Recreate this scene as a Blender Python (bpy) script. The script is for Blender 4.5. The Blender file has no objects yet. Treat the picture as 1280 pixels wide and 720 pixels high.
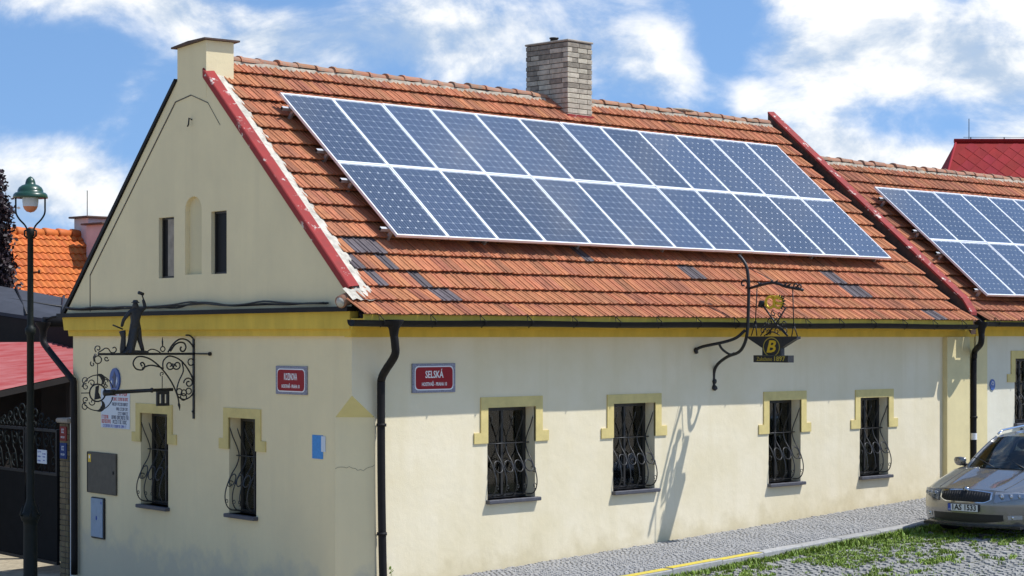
import bpy, bmesh, math, random
from mathutils import Vector, Matrix
from mathutils.geometry import tessellate_polygon
random.seed(11)
R = math.radians
scene = bpy.context.scene
col = scene.collection

# ---------------------------------------------------------------- camera
cd = bpy.data.cameras.new('camera'); cam = bpy.data.objects.new('camera', cd); col.objects.link(cam)
cam.location = (-17.55, -20.54, 3.38); cam.rotation_euler = (R(90), 0, R(-45))
cd.sensor_width = 36; cd.lens = 2550 / 1280 * 36; cd.shift_y = 60.5 / 1280
cd.clip_start = 0.1; cd.clip_end = 3000
scene.camera = cam

# ---------------------------------------------------------------- sun, sky, exposure
SUN = Vector((0.90, -1.0, 2.15)).normalized()
sd = bpy.data.lights.new('sun', 'SUN'); sd.energy = 3.2; sd.angle = R(0.5); sd.color = (1.0, 0.985, 0.955)
so = bpy.data.objects.new('sun', sd); col.objects.link(so)
so.rotation_euler = (-SUN).to_track_quat('-Z', 'Y').to_euler(); so.location = (20, -20, 40)
scene.view_settings.view_transform = 'Standard'; scene.view_settings.look = 'None'
scene.view_settings.exposure = 0.62; scene.view_settings.gamma = 1.0
scene.view_settings.use_curve_mapping = False
scene.render.engine = 'CYCLES'

world = bpy.data.worlds.new('World'); scene.world = world; world.use_nodes = True
wn = world.node_tree; wn.nodes.clear(); WL = wn.links.new
def wnode(t, **k):
    n = wn.nodes.new(t)
    for a, b in k.items(): setattr(n, a, b)
    return n
def wmath(op, a, b=None, c=None, clamp=False):
    n = wnode('ShaderNodeMath', operation=op, use_clamp=clamp)
    for i, v in enumerate((a, b, c)):
        if v is None: continue
        if isinstance(v, (int, float)): n.inputs[i].default_value = v
        else: WL(v, n.inputs[i])
    return n.outputs[0]
def wvec(op, a, b=None):
    n = wnode('ShaderNodeVectorMath', operation=op)
    for i, v in enumerate((a, b)):
        if v is None: continue
        if isinstance(v, (tuple, list)): n.inputs[i].default_value = v
        else: WL(v, n.inputs[i])
    return n.outputs['Value'] if op in ('DOT_PRODUCT', 'LENGTH') else n.outputs[0]
tc = wnode('ShaderNodeTexCoord'); D = wvec('NORMALIZE', tc.outputs['Generated'])
sep = wnode('ShaderNodeSeparateXYZ'); WL(D, sep.inputs[0])
sky = wnode('ShaderNodeTexSky', sky_type='NISHITA'); sky.sun_disc = False
sky.sun_elevation = math.asin(SUN.z); sky.sun_rotation = math.atan2(SUN.x, SUN.y)
sky.altitude = 600; sky.air_density = 1.0; sky.dust_density = 0.25; sky.ozone_density = 1.6
# clear dry air: the whole dome takes the colour found a little higher up
lift = wnode('ShaderNodeCombineXYZ'); WL(sep.outputs[0], lift.inputs[0]); WL(sep.outputs[1], lift.inputs[1])
WL(wmath('ADD', wmath('MULTIPLY', wmath('ABSOLUTE', sep.outputs[2]), 0.85), 0.22), lift.inputs[2])
WL(wvec('NORMALIZE', lift.outputs[0]), sky.inputs[0])
hs = wnode('ShaderNodeHueSaturation'); hs.inputs['Saturation'].default_value = 1.12; hs.inputs['Value'].default_value = 1.22
WL(sky.outputs[0], hs.inputs['Color'])
deg = 180 / math.pi
az = wmath('SUBTRACT', 45.0, wmath('MULTIPLY', wmath('ARCTAN2', sep.outputs[1], sep.outputs[0]), deg))
el = wmath('MULTIPLY', wmath('ARCSINE', sep.outputs[2]), deg)
uv = wnode('ShaderNodeCombineXYZ'); WL(az, uv.inputs[0]); WL(el, uv.inputs[1])
bank = [  # cumulus banks: azimuth, elevation, half width, half height (degrees), weight
 (-12.6, 9.5, 2.6, .8, .62), (-13.2, 4.0, 3.3, 1.15, .75), (-9.5, 8.9, 1.1, 1.0, .5), (-10.6, 6.9, 1.0, .8, .35),
 (-7.1, 8.1, 1.7, .9, .5), (-1.6, 8.3, 5.0, 1.5, .55), (3.9, 7.6, 1.5, 1.5, .45), (9.6, 8.2, 3.0, 1.6, .8),
 (13.4, 7.4, 2.8, 1.8, .6), (8.6, 5.3, 2.1, 1.0, .75), (6.5, 6.6, .6, .6, .5), (11.6, 4.7, 3.4, .6, .55), (7.2, 9.6, 1.2, .4, .45),
 (-12.4, 6.9, 2.8, 1.3, -.75), (5.9, 8.3, 1.0, 1.5, -.8), (11.2, 5.9, 1.8, .6, -.55), (-8.8, 5.2, 1.3, 1.2, -.5), (-6.2, 9.4, 2.0, .5, -.45), (3.6, 6.1, 1.8, .5, -.4), (-3.6, 7.2, 1.6, .5, -.3), (12.6, 9.5, 1.0, .3, -.5)]
acc = None
for (cx, cy, rx, ry, w) in bank:
    v = wvec('MULTIPLY', wvec('SUBTRACT', uv.outputs[0], (cx, cy, 0)), (1 / rx, 1 / ry, 0))
    g = wmath('MULTIPLY', wmath('POWER', 2.71828, wmath('MULTIPLY', wvec('DOT_PRODUCT', v, v), -1.0)), w)
    acc = g if acc is None else wmath('ADD', acc, g)
def fbm(off, scale, detail=9, rough=.6, dist=.35):
    n = wnode('ShaderNodeTexNoise'); n.inputs['Scale'].default_value = scale; n.inputs['Detail'].default_value = detail
    n.inputs['Roughness'].default_value = rough; n.inputs['Distortion'].default_value = dist
    WL(wvec('ADD', wvec('MULTIPLY', D, (1, 1, 1.7)), off), n.inputs['Vector'])
    return n.outputs[0]
f0 = fbm((3.1, 1.7, .4), 13.0); f1 = fbm((3.112, 1.685, .445), 13.0); f2 = fbm((7.3, 2.2, 5.0), 34.0, 7); f3 = fbm((1.3, 9.2, 2.0), 7.0, 3)
raw = wmath('ADD', wmath('ADD', wmath('ADD', wmath('MULTIPLY', acc, .85), .16), wmath('MULTIPLY', wmath('SUBTRACT', f0, .5), 1.7)), wmath('MULTIPLY', wmath('SUBTRACT', f2, .5), .4))
mr = wnode('ShaderNodeMapRange', interpolation_type='SMOOTHERSTEP'); WL(raw, mr.inputs[0])
mr.inputs[1].default_value = .04; mr.inputs[2].default_value = .86
dens = wmath('MULTIPLY', mr.outputs[0], .93)
lit = wmath('ADD', wmath('MULTIPLY', wmath('SUBTRACT', f0, f1), 4.6), .62)
veil = None
for (cx, cy, rx, ry, w) in ((-2.0, 8.2, 5.0, 1.6, -.5), (12.6, 6.4, 3.2, .9, -.30), (-10.4, 6.4, 1.4, 1.2, -.25), (9.0, 6.2, 1.6, .5, -.2)):
    v = wvec('MULTIPLY', wvec('SUBTRACT', uv.outputs[0], (cx, cy, 0)), (1 / rx, 1 / ry, 0))
    g = wmath('MULTIPLY', wmath('POWER', 2.71828, wmath('MULTIPLY', wvec('DOT_PRODUCT', v, v), -1.0)), w)
    veil = g if veil is None else wmath('ADD', veil, g)
lit = wmath('ADD', lit, veil)
lit = wmath('ADD', lit, wmath('MULTIPLY', wmath('SUBTRACT', f3, .5), .8))
lit = wmath('ADD', lit, wmath('MULTIPLY', wmath('SUBTRACT', f2, .5), 1.3))
lr = wnode('ShaderNodeMapRange', interpolation_type='SMOOTHSTEP'); WL(lit, lr.inputs[0]); lr.inputs[1].default_value = -.55; lr.inputs[2].default_value = 1.05; lit = lr.outputs[0]
cr = wnode('ShaderNodeMix', data_type='RGBA'); WL(lit, cr.inputs[0])
cr.inputs[6].default_value = (3.3, 4.1, 5.2, 1); cr.inputs[7].default_value = (7.8, 7.7, 7.4, 1)
mx = wnode('ShaderNodeMix', data_type='RGBA'); WL(dens, mx.inputs[0]); WL(hs.outputs[0], mx.inputs[6]); WL(cr.outputs[2], mx.inputs[7])
bg = wnode('ShaderNodeBackground'); bg.inputs[1].default_value = 0.1; WL(mx.outputs[2], bg.inputs[0])
wo = wnode('ShaderNodeOutputWorld'); WL(bg.outputs[0], wo.inputs[0])

# ---------------------------------------------------------------- materials
def lin(r, g, b):
    f = lambda c: (c / 255 / 12.92) if c / 255 <= .04045 else ((c / 255 + .055) / 1.055) ** 2.4
    return (f(r), f(g), f(b), 1)
def mat(name, base, rough=.7, metal=0., var=0., vscale=3., dark=None, bump=0., bscale=60., coat=0., isl=0., spec=.5, detail=6, stretch=(1, 1, 1), obj=False):
    """base colour broken up by noise between base*(1-var) and base (or to the colour dark); bump; per-piece shade isl"""
    m = bpy.data.materials.new(name); m.use_nodes = True; nt = m.node_tree; L = nt.links.new
    b = nt.nodes['Principled BSDF']; b.inputs['Roughness'].default_value = rough; b.inputs['Metallic'].default_value = metal
    b.inputs['Coat Weight'].default_value = coat; b.inputs['Specular IOR Level'].default_value = spec
    if len(base) == 3: base = (*base, 1)
    b.inputs['Base Color'].default_value = base
    pos = nt.nodes.new('ShaderNodeTexCoord').outputs['Object'] if obj else nt.nodes.new('ShaderNodeNewGeometry').outputs['Position']
    mp = nt.nodes.new('ShaderNodeVectorMath'); mp.operation = 'MULTIPLY'; mp.inputs[1].default_value = stretch; L(pos, mp.inputs[0])
    colr = None
    if var > 0 or dark:
        n = nt.nodes.new('ShaderNodeTexNoise'); n.inputs['Scale'].default_value = vscale; n.inputs['Detail'].default_value = detail; n.inputs['Roughness'].default_value = .62
        L(mp.outputs[0], n.inputs['Vector'])
        ra = nt.nodes.new('ShaderNodeMapRange'); ra.inputs[1].default_value = .36; ra.inputs[2].default_value = .68; L(n.outputs[0], ra.inputs[0])
        mx = nt.nodes.new('ShaderNodeMix'); mx.data_type = 'RGBA'; L(ra.outputs[0], mx.inputs[0])
        mx.inputs[6].default_value = base
        d = dark if dark else tuple(c * (1 - var) for c in base[:3])
        mx.inputs[7].default_value = (*d[:3], 1); colr = mx.outputs[2]
    if isl > 0:
        gi = nt.nodes.new('ShaderNodeNewGeometry'); oi = nt.nodes.new('ShaderNodeObjectInfo')
        a = nt.nodes.new('ShaderNodeMath'); a.operation = 'ADD'; L(gi.outputs['Random Per Island'], a.inputs[0]); L(oi.outputs['Random'], a.inputs[1])
        f = nt.nodes.new('ShaderNodeMath'); f.operation = 'FRACT'; L(a.outputs[0], f.inputs[0])
        hsn = nt.nodes.new('ShaderNodeHueSaturation')
        r1 = nt.nodes.new('ShaderNodeMapRange'); r1.inputs[3].default_value = 1 - isl; r1.inputs[4].default_value = 1 + isl * .7; L(f.outputs[0], r1.inputs[0]); L(r1.outputs[0], hsn.inputs['Value'])
        f2 = nt.nodes.new('ShaderNodeMath'); f2.operation = 'MULTIPLY_ADD'; f2.inputs[1].default_value = 7.31; f2.inputs[2].default_value = 0.; L(f.outputs[0], f2.inputs[0])
        f3 = nt.nodes.new('ShaderNodeMath'); f3.operation = 'FRACT'; L(f2.outputs[0], f3.inputs[0])
        r2 = nt.nodes.new('ShaderNodeMapRange'); r2.inputs[3].default_value = .5 - isl * .03; r2.inputs[4].default_value = .5 + isl * .045; L(f3.outputs[0], r2.inputs[0]); L(r2.outputs[0], hsn.inputs['Hue'])
        if colr: L(colr, hsn.inputs['Color'])
        else: hsn.inputs['Color'].default_value = base
        colr = hsn.outputs[0]
    if colr: L(colr, b.inputs['Base Color'])
    if bump > 0:
        n = nt.nodes.new('ShaderNodeTexNoise'); n.inputs['Scale'].default_value = bscale; n.inputs['Detail'].default_value = 4; L(mp.outputs[0], n.inputs['Vector'])
        bp = nt.nodes.new('ShaderNodeBump'); bp.inputs['Strength'].default_value = bump; bp.inputs['Distance'].default_value = .02; L(n.outputs[0], bp.inputs['Height']); L(bp.outputs[0], b.inputs['Normal'])
    return m
def plaster(name, base, stain, foot):
    """lime plaster: cloudy tone, rain streaks, dirt splashed up from the pavement, trowel relief"""
    m = bpy.data.materials.new(name); m.use_nodes = True; nt = m.node_tree; L = nt.links.new; N = nt.nodes.new
    b = nt.nodes['Principled BSDF']; b.inputs['Roughness'].default_value = .9; b.inputs['Specular IOR Level'].default_value = .15
    g = N('ShaderNodeNewGeometry'); P = g.outputs['Position']
    def noise(scale, detail, stretch=(1, 1, 1)):
        v = N('ShaderNodeVectorMath'); v.operation = 'MULTIPLY'; v.inputs[1].default_value = stretch; L(P, v.inputs[0])
        n = N('ShaderNodeTexNoise'); n.inputs['Scale'].default_value = scale; n.inputs['Detail'].default_value = detail; n.inputs['Roughness'].default_value = .6
        L(v.outputs[0], n.inputs['Vector']); return n.outputs[0]
    def rng(v, a, c, lo=0., hi=1.):
        r = N('ShaderNodeMapRange'); r.inputs[1].default_value = a; r.inputs[2].default_value = c; r.inputs[3].default_value = lo; r.inputs[4].default_value = hi; L(v, r.inputs[0]); return r.outputs[0]
    def mix(fac, a, c):
        x = N('ShaderNodeMix'); x.data_type = 'RGBA'; L(fac, x.inputs[0])
        for i, v in ((6, a), (7, c)):
            if isinstance(v, tuple): x.inputs[i].default_value = v
            else: L(v, x.inputs[i])
        return x.outputs[2]
    def mul(a, c):
        x = N('ShaderNodeMath'); x.operation = 'MULTIPLY'
        for i, v in ((0, a), (1, c)):
            if isinstance(v, (int, float)): x.inputs[i].default_value = v
            else: L(v, x.inputs[i])
        return x.outputs[0]
    c0 = mix(rng(noise(.9, 8), .35, .68, 0, .85), base, stain)
    c1 = mix(mul(rng(noise(1.2, 6, (3, 3, .2)), .5, .72), .6), c0, stain)
    s = N('ShaderNodeSeparateXYZ'); L(P, s.inputs[0])
    hx = N('ShaderNodeMath'); hx.operation = 'MULTIPLY_ADD'; hx.inputs[1].default_value = -.0385; L(s.outputs[0], hx.inputs[0]); L(s.outputs[2], hx.inputs[2])
    hh = N('ShaderNodeMath'); hh.operation = 'ADD'; L(hx.outputs[0], hh.inputs[0]); L(rng(noise(2.2, 6), .3, .7, -.3, .3), hh.inputs[1])
    c2 = mix(mul(rng(hh.outputs[0], .30, -.08), .6), c1, foot)
    L(c2, b.inputs['Base Color'])
    bp = N('ShaderNodeBump'); bp.inputs['Strength'].default_value = .25; bp.inputs['Distance'].default_value = .03
    ad = N('ShaderNodeMath'); ad.operation = 'ADD'; L(noise(4, 5), ad.inputs[0]); L(mul(noise(70, 3), .25), ad.inputs[1]); L(ad.outputs[0], bp.inputs['Height']); L(bp.outputs[0], b.inputs['Normal'])
    return m
M = {}
M['wall'] = plaster('cream_plaster', (.85, .75, .545, 1), (.76, .655, .43, 1), (.62, .52, .31, 1))
M['wall2'] = plaster('cream_plaster_far', (.78, .74, .60, 1), (.69, .64, .5, 1), (.6, .5, .3, 1))
M['gable'] = plaster('gable_plaster', (.85, .725, .45, 1), (.76, .65, .41, 1), (.54, .50, .40, 1))
M['trim'] = mat('yellow_trim', (.73, .585, .23), .85, var=.16, vscale=5, bump=.15)
M['stop'] = mat('pale_yellow_paint', (.70, .63, .30), .85, var=.08, vscale=5)
M['ochre'] = mat('ochre_paint', (.76, .52, .07), .85, var=.2, vscale=3, stretch=(1, 1, .3), bump=.15)
M['pilaster'] = mat('pilaster_paint', (.76, .64, .34), .88, var=.1, vscale=3, bump=.15)
M['tile'] = mat('clay_tile', (.50, .18, .080), .85, var=.28, vscale=6, isl=.15, bump=.35, bscale=45)
M['tile_old'] = mat('brown_clay_tile', (.42, .155, .078), .88, var=.34, vscale=5, isl=.18, bump=.35, bscale=45)
M['tile_grey'] = mat('grey_tile', (.13, .105, .11), .8, var=.3, vscale=8, isl=.2)
M['ridge'] = mat('ridge_clay', (.42, .17, .085), .9, var=.5, vscale=7, dark=(.26, .2, .15), isl=.15, bump=.4)
M['mortar'] = mat('lime_mortar', (.50, .43, .33), .95, var=.45, vscale=9, bump=.6, bscale=30)
M['mortar_w'] = mat('pale_mortar', (.62, .57, .47), .95, var=.4, vscale=9, bump=.6, bscale=30)
M['under'] = mat('roof_underlay', (.03, .022, .018), .95)
M['flash'] = mat('red_flashing', (.34, .040, .036), .7, vscale=6, dark=(.26, .04, .036), bump=.2, spec=.2)
M['flash_worn'] = mat('red_flashing_worn', (.34, .045, .04), .7, vscale=7, dark=(.22, .05, .042), bump=.2, spec=.2)
M['grille'] = mat('grille_iron', (.05, .05, .05), .4, metal=.4, var=.3, vscale=20)
M['black'] = mat('black_iron', (.012, .012, .013), .5, var=.3, vscale=20, bump=.15)
M['bronze'] = mat('dark_cast_iron', (.022, .022, .024), .55, var=.3, vscale=30, bump=.3, bscale=40)
M['pipe'] = mat('painted_gutter', (.012, .010, .010), .6, var=.4, vscale=6, spec=.25)
M['slate'] = mat('slate_sill', (.085, .085, .10), .6, var=.3, vscale=12, bump=.2)
M['glassd'] = mat('window_glass', (.012, .014, .014), .06, spec=.7)
M['darkpane'] = mat('unlit_interior_dark', (.012, .012, .013), .5, spec=.15)  # flat dark colour standing in for the unlit space behind the glass
M['frame_d'] = mat('dark_window_frame', (.025, .022, .02), .5)
M['alu'] = mat('aluminium_frame', (.80, .81, .82), .42, metal=.35)
M['rail'] = mat('aluminium_rail', (.55, .56, .57), .4, metal=.7)
M['sheet'] = mat('white_backsheet', (.78, .80, .82), .5)
M['buff'] = mat('sandlime_brick', (.60, .52, .40), .9, var=.35, vscale=9, isl=.12, bump=.4)
M['soot'] = mat('sooty_brick', (.36, .305, .235), .9, var=.5, vscale=7, isl=.16, bump=.4)
M['joint'] = mat('dark_joint', (.10, .085, .07), .95)
M['cap'] = mat('concrete_cap', (.36, .31, .25), .9, var=.3, vscale=6)
M['rust'] = mat('rusty_sheet', (.11, .06, .04), .7, var=.5, vscale=9)
M['signred'] = mat('enamel_red', (.30, .010, .016), .45, spec=.2)
M['signblue'] = mat('enamel_border', (.30, .30, .38), .5, var=.5, vscale=60, detail=3)
M['white'] = mat('white_enamel', (.8, .8, .8), .35)
M['gold'] = mat('gold_paint', (.72, .48, .03), .4, metal=.25)
M['gold2'] = mat('dull_gold_paint', (.45, .34, .05), .5)
M['poster'] = mat('poster_paper', (.62, .68, .74), .5)
M['print_r'] = mat('red_print', (.5, .05, .04), .6)
M['print_d'] = mat('dark_print', (.08, .09, .14), .6)
M['print_b'] = mat('blue_print', (.1, .13, .42), .6)
M['blue'] = mat('blue_enamel', (.04, .10, .32), .3)
M['cyan'] = mat('blue_paper', (.07, .30, .68), .7, var=.2, vscale=30)
M['meter'] = mat('brown_steel', (.075, .068, .05), .5, var=.35, vscale=10)
M['meterb'] = mat('pale_blue_steel', (.25, .36, .48), .4, var=.15, vscale=10)
M['greenlamp'] = mat('green_enamel', (.012, .055, .032), .35, coat=.3)
M['pole'] = mat('dark_green_paint', (.007, .011, .010), .6, var=.3, vscale=10, spec=.25)
M['orange'] = mat('orange_pantile', (.62, .15, .022), .7, var=.25, vscale=4, isl=.12)
M['bouncewall'] = mat('whitish_plaster_red_bounce', (.62, .52, .50), .9, var=.15)  # whitish plaster with the pink of red reflected light painted in
M['whitewall'] = mat('white_plaster', (.72, .70, .66), .9, var=.1)
M['redsheet'] = mat('faded_red_sheet', (.32, .05, .05), .8, spec=.15, vscale=1.6, dark=(.40, .15, .145), stretch=(.5, 5, 2), detail=8)
M['greysheet'] = mat('grey_roof_sheet', (.06, .065, .08), .85, var=.2, vscale=3, spec=.2)
M['darkwood'] = mat('dark_wood', (.018, .014, .012), .9, var=.3)
M['brickg'] = mat('gate_brick', (.21, .16, .085), .9, var=.3, vscale=9, isl=.25, bump=.3)
M['gatep'] = mat('gate_panel', (.011, .011, .011), .75, var=.3, vscale=4, spec=.15)
M['plate_r'] = mat('dull_red_plate', (.20, .035, .03), .6, spec=.2)
M['plate_b'] = mat('dull_blue_plate', (.02, .045, .16), .6, spec=.2)
M['redshingle'] = mat('red_shingle', (.31, .014, .02), .7, var=.2, vscale=3, isl=.12, spec=.2)
M['bark'] = mat('bark', (.05, .035, .03), .95, var=.4)
M['purple'] = mat('purple_leaf', (.030, .013, .017), .55, isl=.45, var=.4, vscale=5)
M['leaf'] = mat('grass_blade', (.23, .33, .03), .6, isl=.4, var=.4, vscale=2)
M['sett'] = mat('granite_sett', (.38, .37, .355), .85, isl=.09, var=.2, vscale=20, bump=.2, bscale=50)
M['settroad'] = mat('worn_granite_sett', (.34, .33, .305), .85, isl=.14, var=.3, vscale=16, bump=.4, bscale=50)
M['sand'] = mat('joint_sand', (.2, .19, .17), .95, var=.4, vscale=20)
M['soil'] = mat('mossy_joint', (.13, .135, .07), .95, var=.5, vscale=3)
M['ground'] = mat('cobbled_ground', (.47, .40, .28), .9, var=.4, vscale=7, bump=.8, bscale=9)  # paler and warmer than cobbles, raised to bounce light onto the walls
M['kerb'] = mat('granite_kerb', (.42, .41, .39), .85, var=.3, vscale=14, isl=.12, bump=.3)
M['yellow'] = mat('yellow_road_paint', (.72, .55, .02), .6, vscale=16, dark=(.5, .42, .12))
M['lampglass'] = mat('milky_glass', (.55, .57, .60), .15)
M['lampamber'] = mat('amber_glass', (.55, .18, .08), .2)
# solar cells: blue silicon with pale contact strips running up the panel
def cellmat():
    m = bpy.data.materials.new('solar_cell'); m.use_nodes = True; nt = m.node_tree; L = nt.links.new; N = nt.nodes.new
    b = nt.nodes['Principled BSDF']; b.inputs['Roughness'].default_value = .35
    o = N('ShaderNodeTexCoord'); s = N('ShaderNodeSeparateXYZ'); L(o.outputs['Object'], s.inputs[0])
    a = N('ShaderNodeMath'); a.operation = 'MULTIPLY'; a.inputs[1].default_value = 3 / .1595; L(s.outputs[0], a.inputs[0])
    f = N('ShaderNodeMath'); f.operation = 'FRACT'; L(a.outputs[0], f.inputs[0])
    d = N('ShaderNodeMath'); d.operation = 'SUBTRACT'; d.inputs[1].default_value = .5; L(f.outputs[0], d.inputs[0])
    e = N('ShaderNodeMath'); e.operation = 'ABSOLUTE'; L(d.outputs[0], e.inputs[0])
    r = N('ShaderNodeMapRange'); r.inputs[1].default_value = .10; r.inputs[2].default_value = .03; L(e.outputs[0], r.inputs[0])
    n = N('ShaderNodeTexNoise'); n.inputs['Scale'].default_value = 5; L(N('ShaderNodeNewGeometry').outputs['Position'], n.inputs['Vector'])
    c = N('ShaderNodeMix'); c.data_type = 'RGBA'; L(n.outputs[0], c.inputs[0]); c.inputs[6].default_value = (.030, .052, .10, 1); c.inputs[7].default_value = (.042, .070, .13, 1)
    x = N('ShaderNodeMix'); x.data_type = 'RGBA'; L(r.outputs[0], x.inputs[0]); L(c.outputs[2], x.inputs[6]); x.inputs[7].default_value = (.26, .31, .40, 1)
    hv = N('ShaderNodeHueSaturation'); oi = N('ShaderNodeObjectInfo'); rr = N('ShaderNodeMapRange'); rr.inputs[3].default_value = .85; rr.inputs[4].default_value = 1.2; L(oi.outputs['Random'], rr.inputs[0]); L(rr.outputs[0], hv.inputs['Value']); L(x.outputs[2], hv.inputs['Color'])
    L(hv.outputs[0], b.inputs['Base Color']); return m
M['cell'] = cellmat()
def clearglass(name, tint, lo=.04):
    m = bpy.data.materials.new(name); m.use_nodes = True; nt = m.node_tree; nt.nodes.remove(nt.nodes['Principled BSDF']); L = nt.links.new; N = nt.nodes.new
    t = N('ShaderNodeBsdfTransparent'); t.inputs[0].default_value = tint
    g = N('ShaderNodeBsdfGlossy'); g.inputs['Roughness'].default_value = .04; g.inputs[0].default_value = (1, 1, 1, 1)
    f = N('ShaderNodeFresnel'); f.inputs[0].default_value = 1.5
    x = N('ShaderNodeMixShader'); L(f.outputs[0], x.inputs[0]); L(t.outputs[0], x.inputs[1]); L(g.outputs[0], x.inputs[2])
    L(x.outputs[0], nt.nodes['Material Output'].inputs[0]); return m
M['winglass'] = clearglass('window_pane_glass', (.62, .66, .62, 1))
M['curtain'] = mat('curtain_cloth', (.40, .40, .26), .9)
M['pvglass'] = clearglass('panel_glass', (.93, .95, .97, 1))
M['carglass'] = clearglass('car_glass', (.78, .88, .82, 1))
M['lens'] = clearglass('headlamp_lens', (.95, .96, .97, 1))
def wornflash(m):
    nt = m.node_tree; L = nt.links.new; N = nt.nodes.new; b = nt.nodes['Principled BSDF']
    src = b.inputs['Base Color'].links[0].from_socket
    n = N('ShaderNodeTexNoise'); n.inputs['Scale'].default_value = 4.5; n.inputs['Detail'].default_value = 9; n.inputs['Roughness'].default_value = .7
    L(N('ShaderNodeNewGeometry').outputs['Position'], n.inputs['Vector'])
    r = N('ShaderNodeMapRange'); r.inputs[1].default_value = .585; r.inputs[2].default_value = .63; L(n.outputs[0], r.inputs[0])
    x = N('ShaderNodeMix'); x.data_type = 'RGBA'; L(r.outputs[0], x.inputs[0]); L(src, x.inputs[6]); x.inputs[7].default_value = (.62, .55, .48, 1)
    L(x.outputs[2], b.inputs['Base Color'])
wornflash(M['flash']); wornflash(M['flash_worn'])

# ---------------------------------------------------------------- mesh helpers
class MB:
    def __init__(s): s.v = []; s.f = []; s.m = []; s.sm = []
    def add(s, vs, fs, mi=0, smooth=False):
        o = len(s.v); s.v += [tuple(v) for v in vs]
        for f in fs: s.f.append(tuple(i + o for i in f)); s.m.append(mi); s.sm.append(smooth)
    def box(s, a, b, mi=0):
        x0, y0, z0 = a; x1, y1, z1 = b
        s.add([(x0, y0, z0), (x1, y0, z0), (x1, y1, z0), (x0, y1, z0), (x0, y0, z1), (x1, y0, z1), (x1, y1, z1), (x0, y1, z1)],
              [(3, 2, 1, 0), (4, 5, 6, 7), (0, 1, 5, 4), (1, 2, 6, 5), (2, 3, 7, 6), (3, 0, 4, 7)], mi)
    def bbox(s, a, b, e=.004, mi=0):
        """box with its top and front edges taken off"""
        x0, y0, z0 = a; x1, y1, z1 = b
        r = lambda k, z: [(x0 + k, y0 + k, z), (x1 - k, y0 + k, z), (x1 - k, y1 - k, z), (x0 + k, y1 - k, z)]
        vs = r(e, z0) + r(0, z0 + e) + r(0, z1 - e) + r(e, z1)
        fs = [(3, 2, 1, 0), (12, 13, 14, 15)]
        for k in range(3):
            for i in range(4): fs.append((k * 4 + i, k * 4 + (i + 1) % 4, k * 4 + 4 + (i + 1) % 4, k * 4 + 4 + i))
        s.add(vs, fs, mi)
    def quad(s, a, b, c, d, mi=0): s.add([a, b, c, d], [(0, 1, 2, 3)], mi)
    def tube(s, pts, r, n=6, mi=0, caps=True, closed=False):
        pts = [Vector(p) for p in pts]; k = len(pts)
        rs = r if isinstance(r, (list, tuple)) else [r] * k
        up = None; rings = []
        for i in range(k):
            if closed: t = pts[(i + 1) % k] - pts[i - 1]
            else: t = pts[min(i + 1, k - 1)] - pts[max(i - 1, 0)]
            t = t.normalized() if t.length > 1e-9 else Vector((0, 0, 1))
            if up is None:
                up = Vector((0, 0, 1)) if abs(t.z) < .9 else Vector((1, 0, 0))
            a = (up - t * up.dot(t)); a = a.normalized() if a.length > 1e-6 else t.orthogonal().normalized()
            b = t.cross(a); up = a
            rings.append([pts[i] + (a * math.cos(q) + b * math.sin(q)) * rs[i] for q in [2 * math.pi * j / n for j in range(n)]])
        vs = [v for rg in rings for v in rg]; fs = []
        for i in range(k if closed else k - 1):
            i2 = (i + 1) % k
            for j in range(n): fs.append((i * n + j, i * n + (j + 1) % n, i2 * n + (j + 1) % n, i2 * n + j))
        if caps and not closed: fs += [tuple(range(n - 1, -1, -1)), tuple((k - 1) * n + j for j in range(n))]
        s.add(vs, fs, mi, True)
    def lathe(s, prof, n=20, c=(0, 0, 0), mi=0):
        vs = []; fs = []
        for (r, z) in prof:
            for j in range(n): q = 2 * math.pi * j / n; vs.append((c[0] + r * math.cos(q), c[1] + r * math.sin(q), c[2] + z))
        for i in range(len(prof) - 1):
            for j in range(n): fs.append((i * n + j, i * n + (j + 1) % n, (i + 1) * n + (j + 1) % n, (i + 1) * n + j))
        s.add(vs, fs, mi, True)
    def prism(s, poly, fn, d0, d1, mi=0):
        """polygon (a,b) extruded between depths d0 and d1; fn(a,b,d) gives the point"""
        n = len(poly); tri = tessellate_polygon([[Vector((a, b, 0)) for a, b in poly]])
        vs = [fn(a, b, d0) for a, b in poly] + [fn(a, b, d1) for a, b in poly]
        fs = [tuple(t) for t in tri] + [tuple(i + n for i in reversed(t)) for t in tri]
        fs += [(i, i + n, (i + 1) % n + n, (i + 1) % n) for i in range(n)]
        s.add(vs, fs, mi)
    def holed(s, outer, holes, fn, depth=0., mi=0, rmi=None):
        loops = [outer] + holes; flat = [p for l in loops for p in l]
        tri = tessellate_polygon([[Vector((a, b, 0)) for a, b in l] for l in loops])
        s.add([fn(a, b, 0) for a, b in flat], [tuple(t) for t in tri], mi)
        if depth:
            for h in holes:
                n = len(h); vs = [fn(a, b, 0) for a, b in h] + [fn(a, b, depth) for a, b in h]
                s.add(vs, [(i, (i + 1) % n, (i + 1) % n + n, i + n) for i in range(n)], mi if rmi is None else rmi)
    def build(s, name, mats, parent=None, fix=True, cats=None):
        me = s.mesh(name, mats, fix); return link(name, me, parent)
    def mesh(s, name, mats, fix=True):
        me = bpy.data.meshes.new(name); me.from_pydata(s.v, [], s.f)
        for m in (mats if isinstance(mats, (list, tuple)) else [mats]): me.materials.append(M[m] if isinstance(m, str) else m)
        me.polygons.foreach_set('material_index', s.m); me.polygons.foreach_set('use_smooth', s.sm)
        if fix:
            bm = bmesh.new(); bm.from_mesh(me); bmesh.ops.recalc_face_normals(bm, faces=bm.faces); bm.to_mesh(me); bm.free()
        me.update(); return me
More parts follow.
